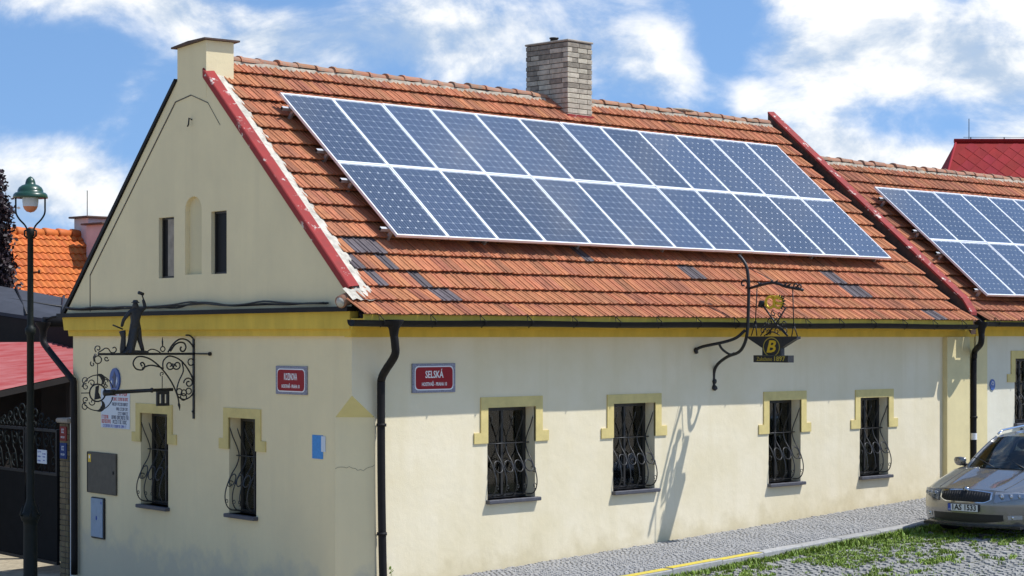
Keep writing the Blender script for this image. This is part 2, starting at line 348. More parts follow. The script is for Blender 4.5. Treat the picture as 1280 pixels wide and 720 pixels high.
def link(name, me, parent=None):
    o = bpy.data.objects.new(name, me); col.objects.link(o)
    if parent: o.parent = parent
    return o
def tag(o, label=None, cat=None, group=None, kind=None):
    for k, v in (('label', label), ('category', cat), ('group', group), ('kind', kind)):
        if v: o[k] = v
    return o
def empty(name, loc=(0, 0, 0), rz=0., label=None, cat=None, group=None, parent=None):
    o = bpy.data.objects.new(name, None); col.objects.link(o); o.location = loc; o.rotation_euler = (0, 0, rz); o.empty_display_size = .2
    if parent: o.parent = parent
    return tag(o, label, cat, group)
def text_mesh(s, size, extrude=.002, m='white', name='lettering', width=None, bold=.0):
    cu = bpy.data.curves.new('t', 'FONT'); cu.body = s; cu.size = size; cu.extrude = extrude; cu.align_x = 'CENTER'; cu.align_y = 'CENTER'; cu.offset = bold
    cu.resolution_u = 2
    o = bpy.data.objects.new('t', cu); col.objects.link(o)
    bpy.context.view_layer.update()
    me = bpy.data.meshes.new_from_object(o.evaluated_get(bpy.context.evaluated_depsgraph_get()))
    bpy.data.objects.remove(o); bpy.data.curves.remove(cu)
    if width:
        xs = [v.co.x for v in me.vertices]; w = max(xs) - min(xs); c = (max(xs) + min(xs)) / 2
        for v in me.vertices: v.co.x = (v.co.x - c) * width / w
    me.name = name; me.materials.clear(); me.materials.append(M[m]); return me
def put_text(parent, s, size, loc, m='white', width=None, rot=(R(90), 0, 0), bold=0., name='lettering'):
    o = link(name, text_mesh(s, size, .0015, m, name, width, bold), parent); o['kind'] = 'stuff'; o.location = loc; o.rotation_euler = rot; return o
def arc(c, r, a0, a1, n=10): return [(c[0] + r * math.cos(R(a0 + (a1 - a0) * i / n)), c[1] + r * math.sin(R(a0 + (a1 - a0) * i / n))) for i in range(n + 1)]
def spiral(c, r0, r1, a0, a1, n=16): return [(c[0] + (r0 + (r1 - r0) * i / n) * math.cos(R(a0 + (a1 - a0) * i / n)), c[1] + (r0 + (r1 - r0) * i / n) * math.sin(R(a0 + (a1 - a0) * i / n))) for i in range(n + 1)]
def smooth(pts, k=4):
    """Catmull-Rom through the points"""
    P = [Vector(p) for p in pts]; out = []
    for i in range(len(P) - 1):
        a = P[max(i - 1, 0)]; b = P[i]; c = P[i + 1]; d = P[min(i + 2, len(P) - 1)]
        for j in range(k):
            t = j / k; out.append(.5 * (2 * b + (c - a) * t + (2 * a - 5 * b + 4 * c - d) * t * t + (3 * b - a - 3 * c + d) * t ** 3))
    out.append(P[-1]); return out

SK = R(7.0); GD = Vector((math.sin(SK), math.cos(SK), 0)); GN = Vector((math.cos(SK), -math.sin(SK), 0)); GRZ = math.atan2(-math.cos(SK), -math.sin(SK))
def gp(t, z, o=0.): return GD * t - GN * o + Vector((0, 0, z))      # gable wall: t from the corner, o outwards
def gz(x, y):                                                         # lie of the land
    xc = max(-40, min(60, x)); yc = max(0, min(12, y)); return .0385 * xc - .055 * yc
TP = .8498; PITCH = math.atan(TP)
def roofz(y): return 4.623 + TP * (y - .81)

# ================================================================ SETTING
def sheet(name, xs, ys, dz, m, kind='structure'):
    mb = MB(); vs = [(x, y, gz(x, y) + dz) for y in ys for x in xs]; nx = len(xs)
    mb.add(vs, [(j * nx + i, j * nx + i + 1, (j + 1) * nx + i + 1, (j + 1) * nx + i) for j in range(len(ys) - 1) for i in range(nx - 1)])
    return tag(mb.build(name, m), kind=kind)
g_ = sheet('ground', [-600, -200, -40, -20, -5, 0, 5, 15, 30, 60, 200, 600], [-600, -200, -60, -20, -5, 0, 4, 8, 12, 30, 100, 600], -.16, 'ground')
pav = sheet('pavement', [.0, 4, 8, 12, 16, 24, 30], [-1.95, .02], -.028, 'sand')
road = sheet('road', [-12, -6, 0, 6, 12, 18, 24, 30], [-9, -6, -4, -2.1], -.125, 'soil')
def setts(name, x0, x1, y0, y1, s, dz, m, parent, keep, arcs=0., hmax=.012, gap=.012):
    mb = MB(); nrow = int((y1 - y0) / s); rnd = random.Random(5)
    for r in range(nrow):
        x = x0 + rnd.random() * s; y = y0 + (r + .5) * s
        while x < x1:
            w = s * rnd.uniform(.8, 1.25); cx = x + w / 2
            yy = y + (arcs * abs(math.sin(math.pi * cx / 1.3)) if arcs else 0)
            if y0 < yy - s * .5 and yy + s * .5 < y1 and keep(cx, yy):
                a = (w - gap) / 2; b = (s * rnd.uniform(.86, 1.0) - gap) / 2; h = rnd.uniform(-hmax, hmax * .3); i = min(a, b) * .28
                th = rnd.uniform(-.12, .12) + (arcs * math.pi / 1.3 * math.cos(math.pi * cx / 1.3) * (1 if math.sin(math.pi * cx / 1.3) > 0 else -1) if arcs else 0); ct, st = math.cos(th), math.sin(th)
                tx, ty = rnd.uniform(-.05, .05), rnd.uniform(-.05, .05)
                vs = []
                for (p, q, e, zz) in ((a, b, 0, -.03), (a, b, i, 0)):
                    for (sx, sy) in ((-1, -1), (1, -1), (1, 1), (-1, 1)):
                        u, v = sx * (p - e), sy * (q - e); X = cx + u * ct - v * st; Y = yy + u * st + v * ct
                        vs.append((X, Y, gz(X, Y) + dz + zz + h + tx * u + ty * v))
                mb.add(vs, [(4, 5, 6, 7), (0, 1, 5, 4), (1, 2, 6, 5), (2, 3, 7, 6), (3, 0, 4, 7)])
            x += w
    return tag(mb.build(name, m, parent, fix=False), kind='stuff')
setts('paving_setts', .3, 17, -1.93, .0, .072, -.004, 'sett', pav, lambda x, y: True, arcs=.16, hmax=.006, gap=.008)
setts('road_setts', 0, 17, -7.2, -2.14, .115, -.098, 'settroad', road, lambda x, y: True, hmax=.02, gap=.02)
# kerb
kerb = tag(empty('kerb'), kind='structure')
kx = -2.; i = 0
while kx < 22:
    L_ = random.Random(i).uniform(.85, 1.15); mb = MB(); x0, x1 = kx + .006, kx + L_ - .006; y0, y1 = -2.135, -1.945
    e = .012; dz = random.Random(i + 50).uniform(-.006, .006)
    vs = [(x, y, gz(x, 0) + z + dz) for x, z in ((x0, -.2), (x1, -.2)) for y in (y0, y1)]
    vs = []
    for z, k in ((-.25, 0), (-.012, 0), (.004, e)):
        for (x, y) in ((x0 + k, y0 + k), (x1 - k, y0 + k), (x1 - k, y1 - k), (x0 + k, y1 - k)): vs.append((x, y, gz(x, 0) + z + dz))
    fs = [(8, 9, 10, 11)] + [(k * 4 + j, k * 4 + (j + 1) % 4, k * 4 + 4 + (j + 1) % 4, k * 4 + 4 + j) for k in range(2) for j in range(4)]
    mb.add(vs, fs); ks = mb.build('kerb_stone', 'kerb', kerb)
    if x1 < 6.7 and x0 > -2:
        pb = MB(); pb.quad(*[(x, y, gz(x, 0) + .0085 + dz) for x, y in ((x0 + e, y0 + e), (x1 - e, y0 + e), (x1 - e, y1 - .02), (x0 + e, y1 - .02))])
        pb.build('yellow_paint', 'yellow', ks)
    kx += L_; i += 1

# ================================================================ HOUSE
house = empty('corner_house', (0, 0, 0), 0, 'cream single storey corner house with red tiled roof and plastered gable', 'house')
FX1 = 14.98
W = [dict(x0=2.50, x1=3.46, z0=1.075, z1=2.375, tz=2.525, ear=1.875, n=5), dict(x0=5.13, x1=6.08, z0=1.06, z1=2.37, tz=2.51, ear=1.86, n=5),
     dict(x0=8.90, x1=9.76, z0=.98, z1=2.335, tz=2.48, ear=1.795, n=4), dict(x0=11.43, x1=12.28, z0=.975, z1=2.325, tz=2.465, ear=1.80, n=4)]
rect = lambda a, b, c, d: [(a, c), (b, c), (b, d), (a, d)]
mb = MB(); mb.holed([(.4, -.4), (FX1, -.1), (FX1, 3.74), (0, 3.74), (0, 2.6), (.4, 2.3)], [rect(w['x0'], w['x1'], w['z0'], w['z1']) for w in W], lambda a, b, d: (a, d, b), .26)
mb.build('front_wall', 'wall', house)
CH = GD * .4
mb = MB(); mb.add([(.4, 0, -.4), (.4, 0, 2.3), (CH.x, CH.y, 2.3), (CH.x, CH.y, -.4)], [(0, 1, 2, 3)]); mb.build('corner_chamfer', 'gable', house)
mb = MB(); mb.add([(.4, 0, 2.3), (0, 0, 2.6), (CH.x, CH.y, 2.3)], [(0, 1, 2)]); mb.build('corner_stop', 'stop', house)
GW = [dict(t0=5.02, t1=5.90, z0=.79, z1=2.2, tz=2.345, ear=1.75, n=4), dict(t0=2.44, t1=3.20, z0=.83, z1=2.21, tz=2.35, ear=1.755, n=4)]
niche = [(4.50, 4.30), (4.0, 4.30), (4.0, 5.26)] + [(4.25 + .25 * math.cos(R(a)), 5.26 + .2 * math.sin(R(a))) for a in range(160, 0, -20)] + [(4.50, 5.26)]
att = [rect(4.84, 5.32, 4.265, 5.185), rect(3.27, 3.72, 4.29, 5.205)]
mb = MB()
outer = [(.4, -.5), (8.25, -1.0), (8.25, 3.70), (8.55, 3.72), (4.73, 7.225), (4.73, 7.3), (3.86, 7.3), (3.86, 7.13), (.0, 3.88), (0, 2.6), (.4, 2.3)]
mb.holed(outer, [rect(w['t0'], w['t1'], w['z0'], w['z1']) for w in GW] + att + [niche], lambda a, b, d: gp(a, b, -d), .24)
mb.build('gable_wall', 'gable', house)
# blind niche, sunk a hand deep with a rounded head
M['niche'] = plaster('niche_plaster', (.72, .62, .36, 1), (.62, .54, .36, 1), (.5, .5, .4, 1))
mb = MB(); mb.add([gp(4.25 + (a - 4.25) * 1.02, 4.85 + (b - 4.85) * 1.02, -.07) for a, b in niche], [tuple(t) for t in tessellate_polygon([[Vector((a, b, 0)) for a, b in niche]])])
mb.build('niche', 'niche', house)
# groove along the gable edges, its shade painted as a thin dark strip
mb = MB()
inn = [(8.05, 3.78), (7.62, 3.78), (7.62, 4.36), (4.78, 6.90), (4.30, 6.96), (3.80, 6.80), (3.45, 6.45)]
out_ = [(8.40, 3.80), (8.30, 3.86), (7.85, 4.30), (4.80, 7.10), (4.30, 7.12), (3.80, 7.02), (3.35, 6.62)]
for i in range(1, len(inn) - 1):
    a, b = inn[i], inn[i + 1]
    mb.prism([(a[0], a[1]), (b[0], b[1]), (b[0] + .012, b[1] + .014), (a[0] + .012, a[1] + .014)], lambda u, v, d: gp(u, v, d), -.004, .010)
mb.build('groove_shade_line', 'joint', house)
mb = MB()
for a, b in ((7.30, 4.05), (8.25, 3.7)): pass
# gable ledge and cornices
mb = MB(); mb.prism([(-.14, 3.71), (8.52, 3.69), (8.52, 3.755), (-.14, 3.775)], lambda u, v, d: gp(u, v, d), -.02, .17); mb.build('gable_ledge', 'pipe', house)
mb = MB(); mb.prism([(-.10, 3.48), (8.36, 3.48), (8.42, 3.69), (-.12, 3.71)], lambda u, v, d: gp(u, v, d), -.02, .11); mb.prism([(-.05, 3.385), (8.30, 3.385), (8.33, 3.482), (-.07, 3.482)], lambda u, v, d: gp(u, v, d), -.02, .055)
mb.build('gable_cornice', 'ochre', house)
mb = MB(); mb.box((-.045, -.055, 3.372), (FX1, .1, 3.478)); mb.box((-.10, -.12, 3.478), (FX1 - .01, .1, 3.62)); mb.build('eave_cornice', 'ochre', house)
mb = MB(); mb.box((-.12, -.40, 3.60), (14.3, -.12, 3.615)); mb.build('soffit', 'ochre', house)
mb = MB(); mb.box((-.16, -.437, 3.50), (14.3, -.412, 3.668)); mb.build('fascia_board', 'ochre', house)
# back and far walls
mb = MB(); bx = gp(8.25, 0)
mb.quad((bx.x, bx.y, -1), (15, 8.25, -1), (15, 8.25, 3.7), (bx.x, bx.y, 3.7)); mb.quad((15, 0, -.5), (15, 8.25, -.5), (15, 8.25, 3.7), (15, 0, 3.7))
mb.add([(14.98, -.1, 3.7), (14.98, 8.6, 3.7), (14.98, 4.25, 7.5)], [(0, 1, 2)]); mb.build('back_wall', 'wall2', house)

# windows: frame > pane, surround, sill, grille
def window(w, key, org, rz, wallmat='wall', depth=.24):
    """built in a local frame: x along the wall seen from outside, y inwards, z up"""
    hw = (w[key + '1'] - w[key + '0']) / 2; z0, z1 = w['z0'], w['z1']; h = z1 - z0
    f = MB(); t = .055; y = depth - .05
    f.box((-hw, y, 0), (-hw + t, y + .05, h)); f.box((hw - t, y, 0), (hw, y + .05, h)); f.box((-hw + t, y, 0), (hw - t, y + .05, t)); f.box((-hw + t, y, h - t), (hw - t, y + .05, h))
    f.box((-.02, y + .004, t), (.02, y + .05, h - t))
    root = f.build('window', 'frame_d', house); root.location = org; root.rotation_euler = (0, 0, rz)
    p = MB(); p.box((-hw + .05, y + .024, .05), (hw - .05, y + .03, h - .05)); p.build('pane', 'winglass', root)
    cu = MB()
    for s in (-1, 1):
        n = 9; xs = [s * (hw * .50 + hw * .42 * i / n) for i in range(n + 1)]
        vs = [(x, y + .085 + .014 * math.sin(i * 2.4), zz) for zz in (.06, h - .06) for i, x in enumerate(xs)]
        cu.add(vs, [(i, i + 1, n + 2 + i, n + 1 + i) for i in range(n)])
    cu.build('curtain', 'curtain', root, fix=False)
    bk_ = MB(); bk_.box((-hw, y + .30, .0), (hw, y + .31, h)); bk_.build('dark_backing', 'darkpane', root)  # added dark board that stands in for the unlit room
    # surround with stepped ears
    s_ = MB(); tt = w['tz'] - z0; et = w['ear'] - z0; wd = .14; o = -.02
    poly = [(-hw - wd, tt), (hw + wd, tt), (hw + wd, et + .15), (hw + wd + .13, et + .15), (hw + wd + .13, et), (hw - .0, et), (hw, h), (-hw, h), (-hw, et), (-hw - wd - .13, et), (-hw - wd - .13, et + .15), (-hw - wd, et + .15)]
    s_.prism(poly, lambda a, b, d: (a, d, b), .02, o); s_.build('surround', 'trim', root)
    sl = MB(); sl.bbox((-hw - .03, -.078, -.055), (hw + .05, depth + .02, .0), .008); sl.build('sill', 'slate', root)
    # belly grille
    g = MB(); n = w['n']
    prof = [(.90, .03), (.80, -.02), (.70, -.085), (.60, -.125), (.50, -.085), (.42, -.01), (.33, .055), (.22, .105), (.12, .10), (.05, .04), (.03, -.06), (.03, -.12)]
    xs = [-hw + .07 + (2 * hw - .14) * i / (n - 1) for i in range(n)]
    for k, x in enumerate(xs):
        up = 1 if n % 2 or True else 0
        pts = smooth([(x, -oo, zz * h) for zz, oo in prof], 3)
        g.tube(pts, [.003] + [.009] * (len(pts) - 1), 5)
    for zz, oo in ((.60, -.125), (.03, -.10)):
        g.tube([(-hw - .02, -oo, zz * h), (hw + .02, -oo, zz * h)], .009, 5)
    zc = .355 * h; oc = .045
    for a, b in zip(xs, xs[1:]):
        c = (a + b) / 2; r = (b - a) * .40
        g.tube([(c + r * math.cos(q), -oc - r * math.sin(q) * -.35, zc + r * math.sin(q)) for q in [2 * math.pi * j / 14 for j in range(14)]], .009, 5, closed=True)
    for k, x in enumerate(xs):
        s = -1 if k < n / 2 else 1
        g.tube([(x - s * .035 + a * s, -.095, b) for a, b in spiral((0, .13 * h), .045, .012, -90, 320, 14)], .006, 4)
    for s in (-1, 1):
        g.tube([(s * (hw - .03), -b, a) for a, b in spiral((.30 * h, .0), .06, .012, -60, 330, 14)], .006, 4)
    g.build('grille', 'grille', root)
    return root
for w in W: window(w, 'x', ((w['x0'] + w['x1']) / 2, 0, w['z0']), 0)
for w in GW: window(w, 't', gp((w['t0'] + w['t1']) / 2, w['z0']), GRZ)
for k, h in enumerate(att):
    t0, z0 = h[0]; t1, z1 = h[2]
    f = MB(); hw = (t1 - t0) / 2; H = z1 - z0
    yy = .06; f.box((-hw, yy, 0), (-hw + .03, yy + .04, H)); f.box((hw - .03, yy, 0), (hw, yy + .04, H)); f.box((-hw + .03, yy, 0), (hw - .03, yy + .04, .03)); f.box((-hw + .03, yy, H - .03), (hw - .03, yy + .04, H))
    o = f.build('attic_window', 'frame_d', house); o.location = gp((t0 + t1) / 2, z0); o.rotation_euler = (0, 0, GRZ)
    p = MB(); p.box((-hw + .025, .078, .025), (hw - .025, .084, H - .025)); p.build('pane', 'darkpane', o)
    if k == 0:
        p = MB(); p.box((-hw + .21, .045, .03), (hw - .03, .075, H - .03)); p.build('shutter', 'cap', o)
# gable chimney stub
def gbox(mb, t0, t1, z0, z1, i0, i1, mi=0):
    mb.prism([(t0, z0), (t1, z0), (t1, z1), (t0, z1)], lambda u, v, d: gp(u, v, -d), i0, i1, mi)
mb = MB(); gbox(mb, 3.86, 4.73, 6.9, 7.735, -.003, .46); gc = mb.build('gable_chimney', 'gable', house)
mb = MB(); ns = 8
for i in range(ns):
    a = -.07 + i * (.6 / ns); zz = lambda q: 7.74 + .05 * math.sin(q * 4) * 1.0
    mb.prism([(3.79, 7.74), (4.81, 7.70), (4.81, 7.725), (4.3, 7.765), (3.79, 7.765)], lambda u, v, d: gp(u, v, -d), a, a + .6 / ns - .0005)
mb.build('cap', 'rust', gc)
mb = MB(); mb.tube([gp(4.29, 6.60, 0), gp(4.29, 6.62, .05), gp(4.29, 6.52, .06), gp(4.32, 6.5, .06)], .012, 5); mb.build('wall_hook', 'black', house)

# ---------------------------------------------------------------- roof
EAVE = [(-.45, 3.632), (.10, 4.02)]
rows = []   # (y, z, pitch) of the lower end of each course
kl = math.hypot(EAVE[1][0] - EAVE[0][0], EAVE[1][1] - EAVE[0][1]); kp = math.atan2(EAVE[1][1] - EAVE[0][1], EAVE[1][0] - EAVE[0][0])
for i in range(2): rows.append((EAVE[0][0] + .55 * i / 2, EAVE[0][1] + .388 * i / 2, kp))
ML = math.hypot(4.15, 4.15 * TP); NR = 15; EX = ML / NR
for i in range(NR): y = .10 + 4.15 * i / NR; rows.append((y, roofz(y), PITCH))
TW = .2
def tile_mesh(name, m, ex):
    prof = [(0, .016), (.012, .027), (.024, .027), (.036, .008), (.060, .005), (.084, .008), (.092, .022), (.102, .022), (.112, .008), (.138, .005), (.160, .008), (.178, .016), (.199, .016)]
    mb = MB(); L_ = ex + .05; n = len(prof)
    lo, hi = .050, -.008
    vs = [(x, 0, lo + z) for x, z in prof] + [(x, L_, hi + z) for x, z in prof] + [(x, .002, lo - .006) for x, z in prof]
    fs = [(i, i + 1, n + i + 1, n + i) for i in range(n - 1)] + [(2 * n + i, 2 * n + i + 1, i + 1, i) for i in range(n - 1)]
    mb.add(vs, fs); return mb.mesh(name, m, fix=False)
tm = {m: tile_mesh('roof_tile', m, EX) for m in ('tile', 'tile_old', 'tile_grey')}
GREY = [(.66, .70), (.86, .70), (1.06, .68), (.46, .44), (1.05, .44), (1.46, .16), (1.62, -.08), (1.46, .0), (7.4, .44), (7.6, .44), (11.3, .44), (11.5, .44), (11.5, .16), (11.7, .16), (11.9, .16), (3.05, 1.0), (3.25, 1.0), (13.2, -.2), (.55, .16), (5.2, .7)]
def make_roof(root, rws, xstart, x1, ymax, limit, covered, seed, m, m2):
    rnd = random.Random(seed); allt = []
    for ri, (y, z, p) in enumerate(rws):
        if y > ymax: continue
        x = xstart(y)
        while x < x1 - .1:
            allt.append((x, y, z, p)); x += TW
    cpos = Vector(cam.location)
    allt.sort(key=lambda t: (covered(t[0], t[1]), (Vector(t[:3]) - cpos).length))
    rest = {}
    for k, (x, y, z, p) in enumerate(allt):
        mm = m if rnd.random() < .72 else m2
        if any(abs(x + .1 - a) < .105 and abs(y + .14 - b) < .15 for a, b in GREY) and root is roof: mm = 'tile_grey'
        dy, dx, tw = rnd.uniform(-.007, .007), rnd.uniform(-.003, .003), rnd.uniform(-.006, .006)
        mtx = Matrix.Translation((x + dx, y, z + dy * .7)) @ Matrix.Rotation(p, 4, 'X') @ Matrix.Rotation(tw, 4, 'Z') @ Matrix.Rotation(rnd.uniform(-.008, .008), 4, 'Y')
        if k < limit:
            o = link('roof_tile', tm[mm], root); o.matrix_local = mtx
        else:
            rest.setdefault(mm, MB()); me = tm[mm]
            rest[mm].add([mtx @ v.co for v in me.vertices], [tuple(q.vertices) for q in me.polygons])
    for mm, b in rest.items(): tag(b.build('roof_tiles', mm, root, fix=False), kind='stuff')
mb = MB()
mb.add([(-.20, -.405, 3.625), (14.4, -.405, 3.625), (14.4, .1, 3.99), (.09, .1, 3.99), (14.4, 4.25, 7.515), (.62, 4.25, 7.515), (15.0, 8.7, 3.62), (1.16, 8.7, 3.62)], [(0, 1, 2, 3), (3, 2, 4, 5), (5, 4, 6, 7)])
roof = mb.build('roof', 'under', house)
vx = lambda y: (.123 * y + .30) if y > .0 else (-.20 if y < -.3 else .02)
cov1 = lambda x, y: 1.55 < x < 13.3 and .75 < y < 3.1
make_roof(roof, rows, vx, 14.30, 4.2, 300, cov1, 3, 'tile', 'tile_old')
# ridge tiles bedded in mortar
def ridge(root, x0, x1, y, z, skip=lambda x: False, step=.37, seed=1, drop=0.):
    rnd = random.Random(seed); n = 9
    mb = MB()
    prof = [(-.145, -.10), (-.10, .0), (0, .05), (.10, .0), (.145, -.10)]
    vs = []; xs = [x0 + (x1 - x0) * i / 90 for i in range(91)]
    for x in xs:
        for a, b in prof: vs.append((x, y + a * rnd.uniform(.95, 1.12), z + b + rnd.uniform(-.012, .008)))
    fs = [(i * 5 + j, i * 5 + j + 1, i * 5 + 6 + j, i * 5 + 5 + j) for i in range(90) for j in range(4) if not skip((xs[i] + xs[i + 1]) / 2)]
    mb.add(vs, fs); mb.build('mortar', 'mortar', root)
    me = MB(); vs = []
    for (x, r) in ((0, .122), (.05, .122), (.055, .108), (step + .03, .098)):
        for j in range(n): q = math.pi * (j / (n - 1)); vs.append((x, -r * math.cos(q), r * .78 * math.sin(q)))
    me.add(vs, [(k * n + j, k * n + j + 1, k * n + n + j + 1, k * n + n + j) for k in range(3) for j in range(n - 1)] + [tuple(range(n))], 0, False)
    me = me.mesh('ridge_tile', 'ridge', fix=False)
    x = x0
    while x < x1 - .2:
        if not skip(x + .18):
            o = link('ridge_tile', me, root); o.location = (x, y + rnd.uniform(-.012, .012), z + .012 + rnd.uniform(-.012, .012)); o.rotation_euler = (rnd.uniform(-.06, .06), rnd.uniform(-.02, .02), rnd.uniform(-.03, .03))
        x += step
ridge(roof, .98, 14.34, 4.25, 7.53, skip=lambda x: 8.0 < x < 8.95)
# a stone lying on the ridge
mb = MB(); mb.lathe([(.0, .0), (.30, .0), (.34, .03), (.2, .06), (0, .075)], 12); o = mb.build('ridge_vent_cap', 'mortar', roof); o.location = (11.75, 4.28, 7.60); o.scale = (1.1, .5, .8)
# verge: mortar fillet and folded red flashing
mb = MB(); rnd = random.Random(2); vs = []
NV = 60
for i in range(NV + 1):
    y = -.05 + 4.15 * i / NV; x = .123 * y; z = roofz(y)
    vs += [(x + .07, y, z + .030), (x + .14, y, z + .075 + rnd.uniform(-.01, .012)), (x + .30 + rnd.uniform(-.03, .06), y, z + .062 + rnd.uniform(-.012, .012)), (x + .37 + rnd.uniform(-.02, .03), y, z + .02)]
mb.add(vs, [(i * 4 + j, i * 4 + j + 1, i * 4 + 5 + j, i * 4 + 4 + j) for i in range(NV) for j in range(3)]); mb.build('verge_mortar', 'mortar_w', roof)
mb = MB(); vs = []
for i in range(13):
    t = .02 + 3.9 * i / 12; y = GD.y * t; z = roofz(y) + .02
    for (o_, h) in ((.03, -.07), (.034, .055), (.02, .07), (-.13, .085), (-.14, .04)):
        p = gp(t, z + h, o_); vs.append(tuple(p))
mb.add(vs, [(i * 5 + j, i * 5 + j + 1, i * 5 + 6 + j, i * 5 + 5 + j) for i in range(12) for j in range(4)])
mb.build('verge_flashing', 'flash', house)
mb = MB(); a = (8.60, 3.70); b = (4.76, 7.20)
mb.prism([(a[0], a[1]), (b[0], b[1]), (b[0] + .02, b[1] + .055), (a[0] + .05, a[1] + .05)], lambda u, v, d: gp(u, v, d), -.3, .035); mb.build('back_verge_flashing', 'pipe', house)
# corner bedding at the foot of the verge: mortar, a short ridge tile end
mb = MB(); rnd = random.Random(8); vs = []
for j in range(2, 5):
    for i in range(9):
        y = -.42 + .42 * j / 4; x = -.16 + .75 * i / 8 * (1 - .5 * j / 4); z = (3.632 + .705 * (y + .45)) + .06 + rnd.uniform(-.012, .02) - (.06 if i == 8 or j == 0 else 0)
        vs.append((x, y, z))
mb.add(vs, [(j * 9 + i, j * 9 + i + 1, j * 9 + 10 + i, j * 9 + 9 + i) for j in range(2) for i in range(8)]); mb.build('corner_mortar', 'mortar_w', roof)
mb = MB(); c0 = gp(-.06, 3.83, .22); c1 = gp(.12, 3.98, -.25); mb.tube([c0, c1], .085, 14); mb.build('end_roll', 'ridge', roof)
mb = MB(); mb.tube([gp(-.062, 3.829, .215), gp(-.066, 3.826, .232)], .066, 14); mb.build('end_roll_mortar', 'mortar_w', roof)

# firewall upstand between the two roofs
mb = MB(); vs = []
prf = [(-.30, 3.62), (-.12, 3.90), (.10, 4.08), (4.32, roofz(4.32) + .06)]
up = [(-.30, 3.80), (-.12, 4.06), (.10, 4.24), (4.32, roofz(4.32) + .18)]
for (y, z), (y2, z2) in zip(prf, up): vs += [(14.44, y, z - .2), (14.44, y2, z2), (14.60, y2, z2), (14.60, y, z - .2)]
mb.add(vs, [(i * 4 + j, i * 4 + j + 1, i * 4 + 5 + j, i * 4 + 4 + j) for i in range(3) for j in range(3)] + [(0, 1, 2, 3), (12, 13, 14, 15)]); fw = mb.build('firewall', 'rust', house)
mb = MB(); vs = []
for (y, z) in up: vs += [(14.42, y - .01, z - .03), (14.42, y - .01, z + .02), (14.62, y - .01, z + .035), (14.62, y - .01, z - .04)]
mb.add(vs, [(i * 4 + j, i * 4 + j + 1, i * 4 + 5 + j, i * 4 + 4 + j) for i in range(3) for j in range(3)] + [(0, 1, 2, 3), (12, 13, 14, 15)]); mb.build('coping', 'flash_worn', fw)

# ---------------------------------------------------------------- brick chimney
chim = empty('chimney', (8.16, 3.80, 7.0), 0, parent=house)
ca, cb, cz, BC = .62, 1.02, 1.50, .0885
mb = MB(); mb.box((.012, .012, -.3), (ca - .012, cb - .012, cz)); mb.build('core', 'joint', chim)
bm_cache = {}
def brick(p, lx, ly, h, m, parent, name='brick'):
    k = (round(lx, 3), round(ly, 3), round(h, 3), m)
    if k not in bm_cache:
        q = MB(); q.bbox((0, 0, 0), (lx, ly, h), .005); bm_cache[k] = q.mesh(name, m)
    o = link(name, bm_cache[k], parent); o.location = p; return o
def bond(parent, a, b, nc, hc, Lb, T, mfun, j=.011, skipback=False):
    rnd = random.Random(4)
    for c in range(nc):
        z = c * hc; odd = c % 2; h = hc - j
        for side in range(4):
            ln = a if side % 2 == 0 else b
            s0, s1 = (0, ln) if (side % 2 == 0) == (odd == 0) else (T, ln - T)
            x = s0; k = 0; first = True
            while x < s1 - .02:
                l = min(Lb, s1 - x)
                if first and odd: l = min(Lb * .5, s1 - x)
                first = False
                if s1 - x - l < .05: l = s1 - x
                jj = rnd.uniform(-.002, .003); lo = max(.02, l - j)
                if side == 0: p, d = (x, -jj, z), (lo, T, h)
                elif side == 2: p, d = (x, b - T + jj, z), (lo, T, h)
                elif side == 3: p, d = (-jj, x, z), (T, lo, h)
                else: p, d = (a - T + jj, x, z), (T, lo, h)
                brick(p, *d, mfun(c, nc, rnd), parent); x += l
bond(chim, ca, cb, 17, BC, .30, .11, lambda c, n, r: 'soot' if r.random() < (max(0, c - 6) / (n - 6)) ** 1.2 * .95 else 'buff')
mb = MB(); mb.bbox((-.015, -.015, cz + .006), (ca + .015, cb + .015, cz + .045), .012); mb.build('cap', 'cap', chim)
mb = MB(); mb.lathe([(.07, 0), (.07, .09), (.085, .09), (.085, .11), (0, .11)], 12, (.3, .62, cz + .045)); mb.build('flue', 'black', chim)
mb = MB(); mb.box((-.02, -.035, .06), (ca + .02, -.004, .24)); mb.box((-.045, -.02, .06), (-.005, .30, .20)); mb.build('flashing', 'flash', chim)

# ---------------------------------------------------------------- gutter, downpipes
def gutter(parent, x0, x1, y, z, r=.075):
    mb = MB(); n = 8; xs = [x0 + (x1 - x0) * i / 24 for i in range(25)]; vs = []
    for i, x in enumerate(xs):
        sag = -.012 * math.sin(i * .9) * .5
        for j in range(n + 1):
            q = math.pi + math.pi * j / n; vs.append((x, y + r * math.cos(q), z + r * 1.0 * math.sin(q) + sag))
        vs.append((x, y + r + .002, z + .012 + sag)); vs.append((x, y - r - .008, z + .006 + sag))
    k = n + 3
    mb.add(vs, [(i * k + j, i * k + j + 1, i * k + k + j + 1, i * k + k + j) for i in range(24) for j in range(n + 1)] + [(i * k + k - 1, i * k, i * k + k, i * k + 2 * k - 1) for i in range(24)] + [tuple(range(k)), tuple(24 * k + j for j in range(k))], 0, True)
    g = mb.build('gutter', 'pipe', parent, fix=False)
    x = x0 + .5
    while x < x1 - .1:
        b = MB(); b.tube([(x, y - r - .012, z + .01), (x, y - r - .012, z - .03), (x, y, z - r - .012), (x, y + .03, z + .09)], .007, 4); b.tube([(x, y - r, z + .012), (x, y + .02, z + .085)], .007, 4); b.build('gutter_bracket', 'pipe', g)
        x += .92
    return g
gutter(house, -.46, 14.22, -.52, 3.585)
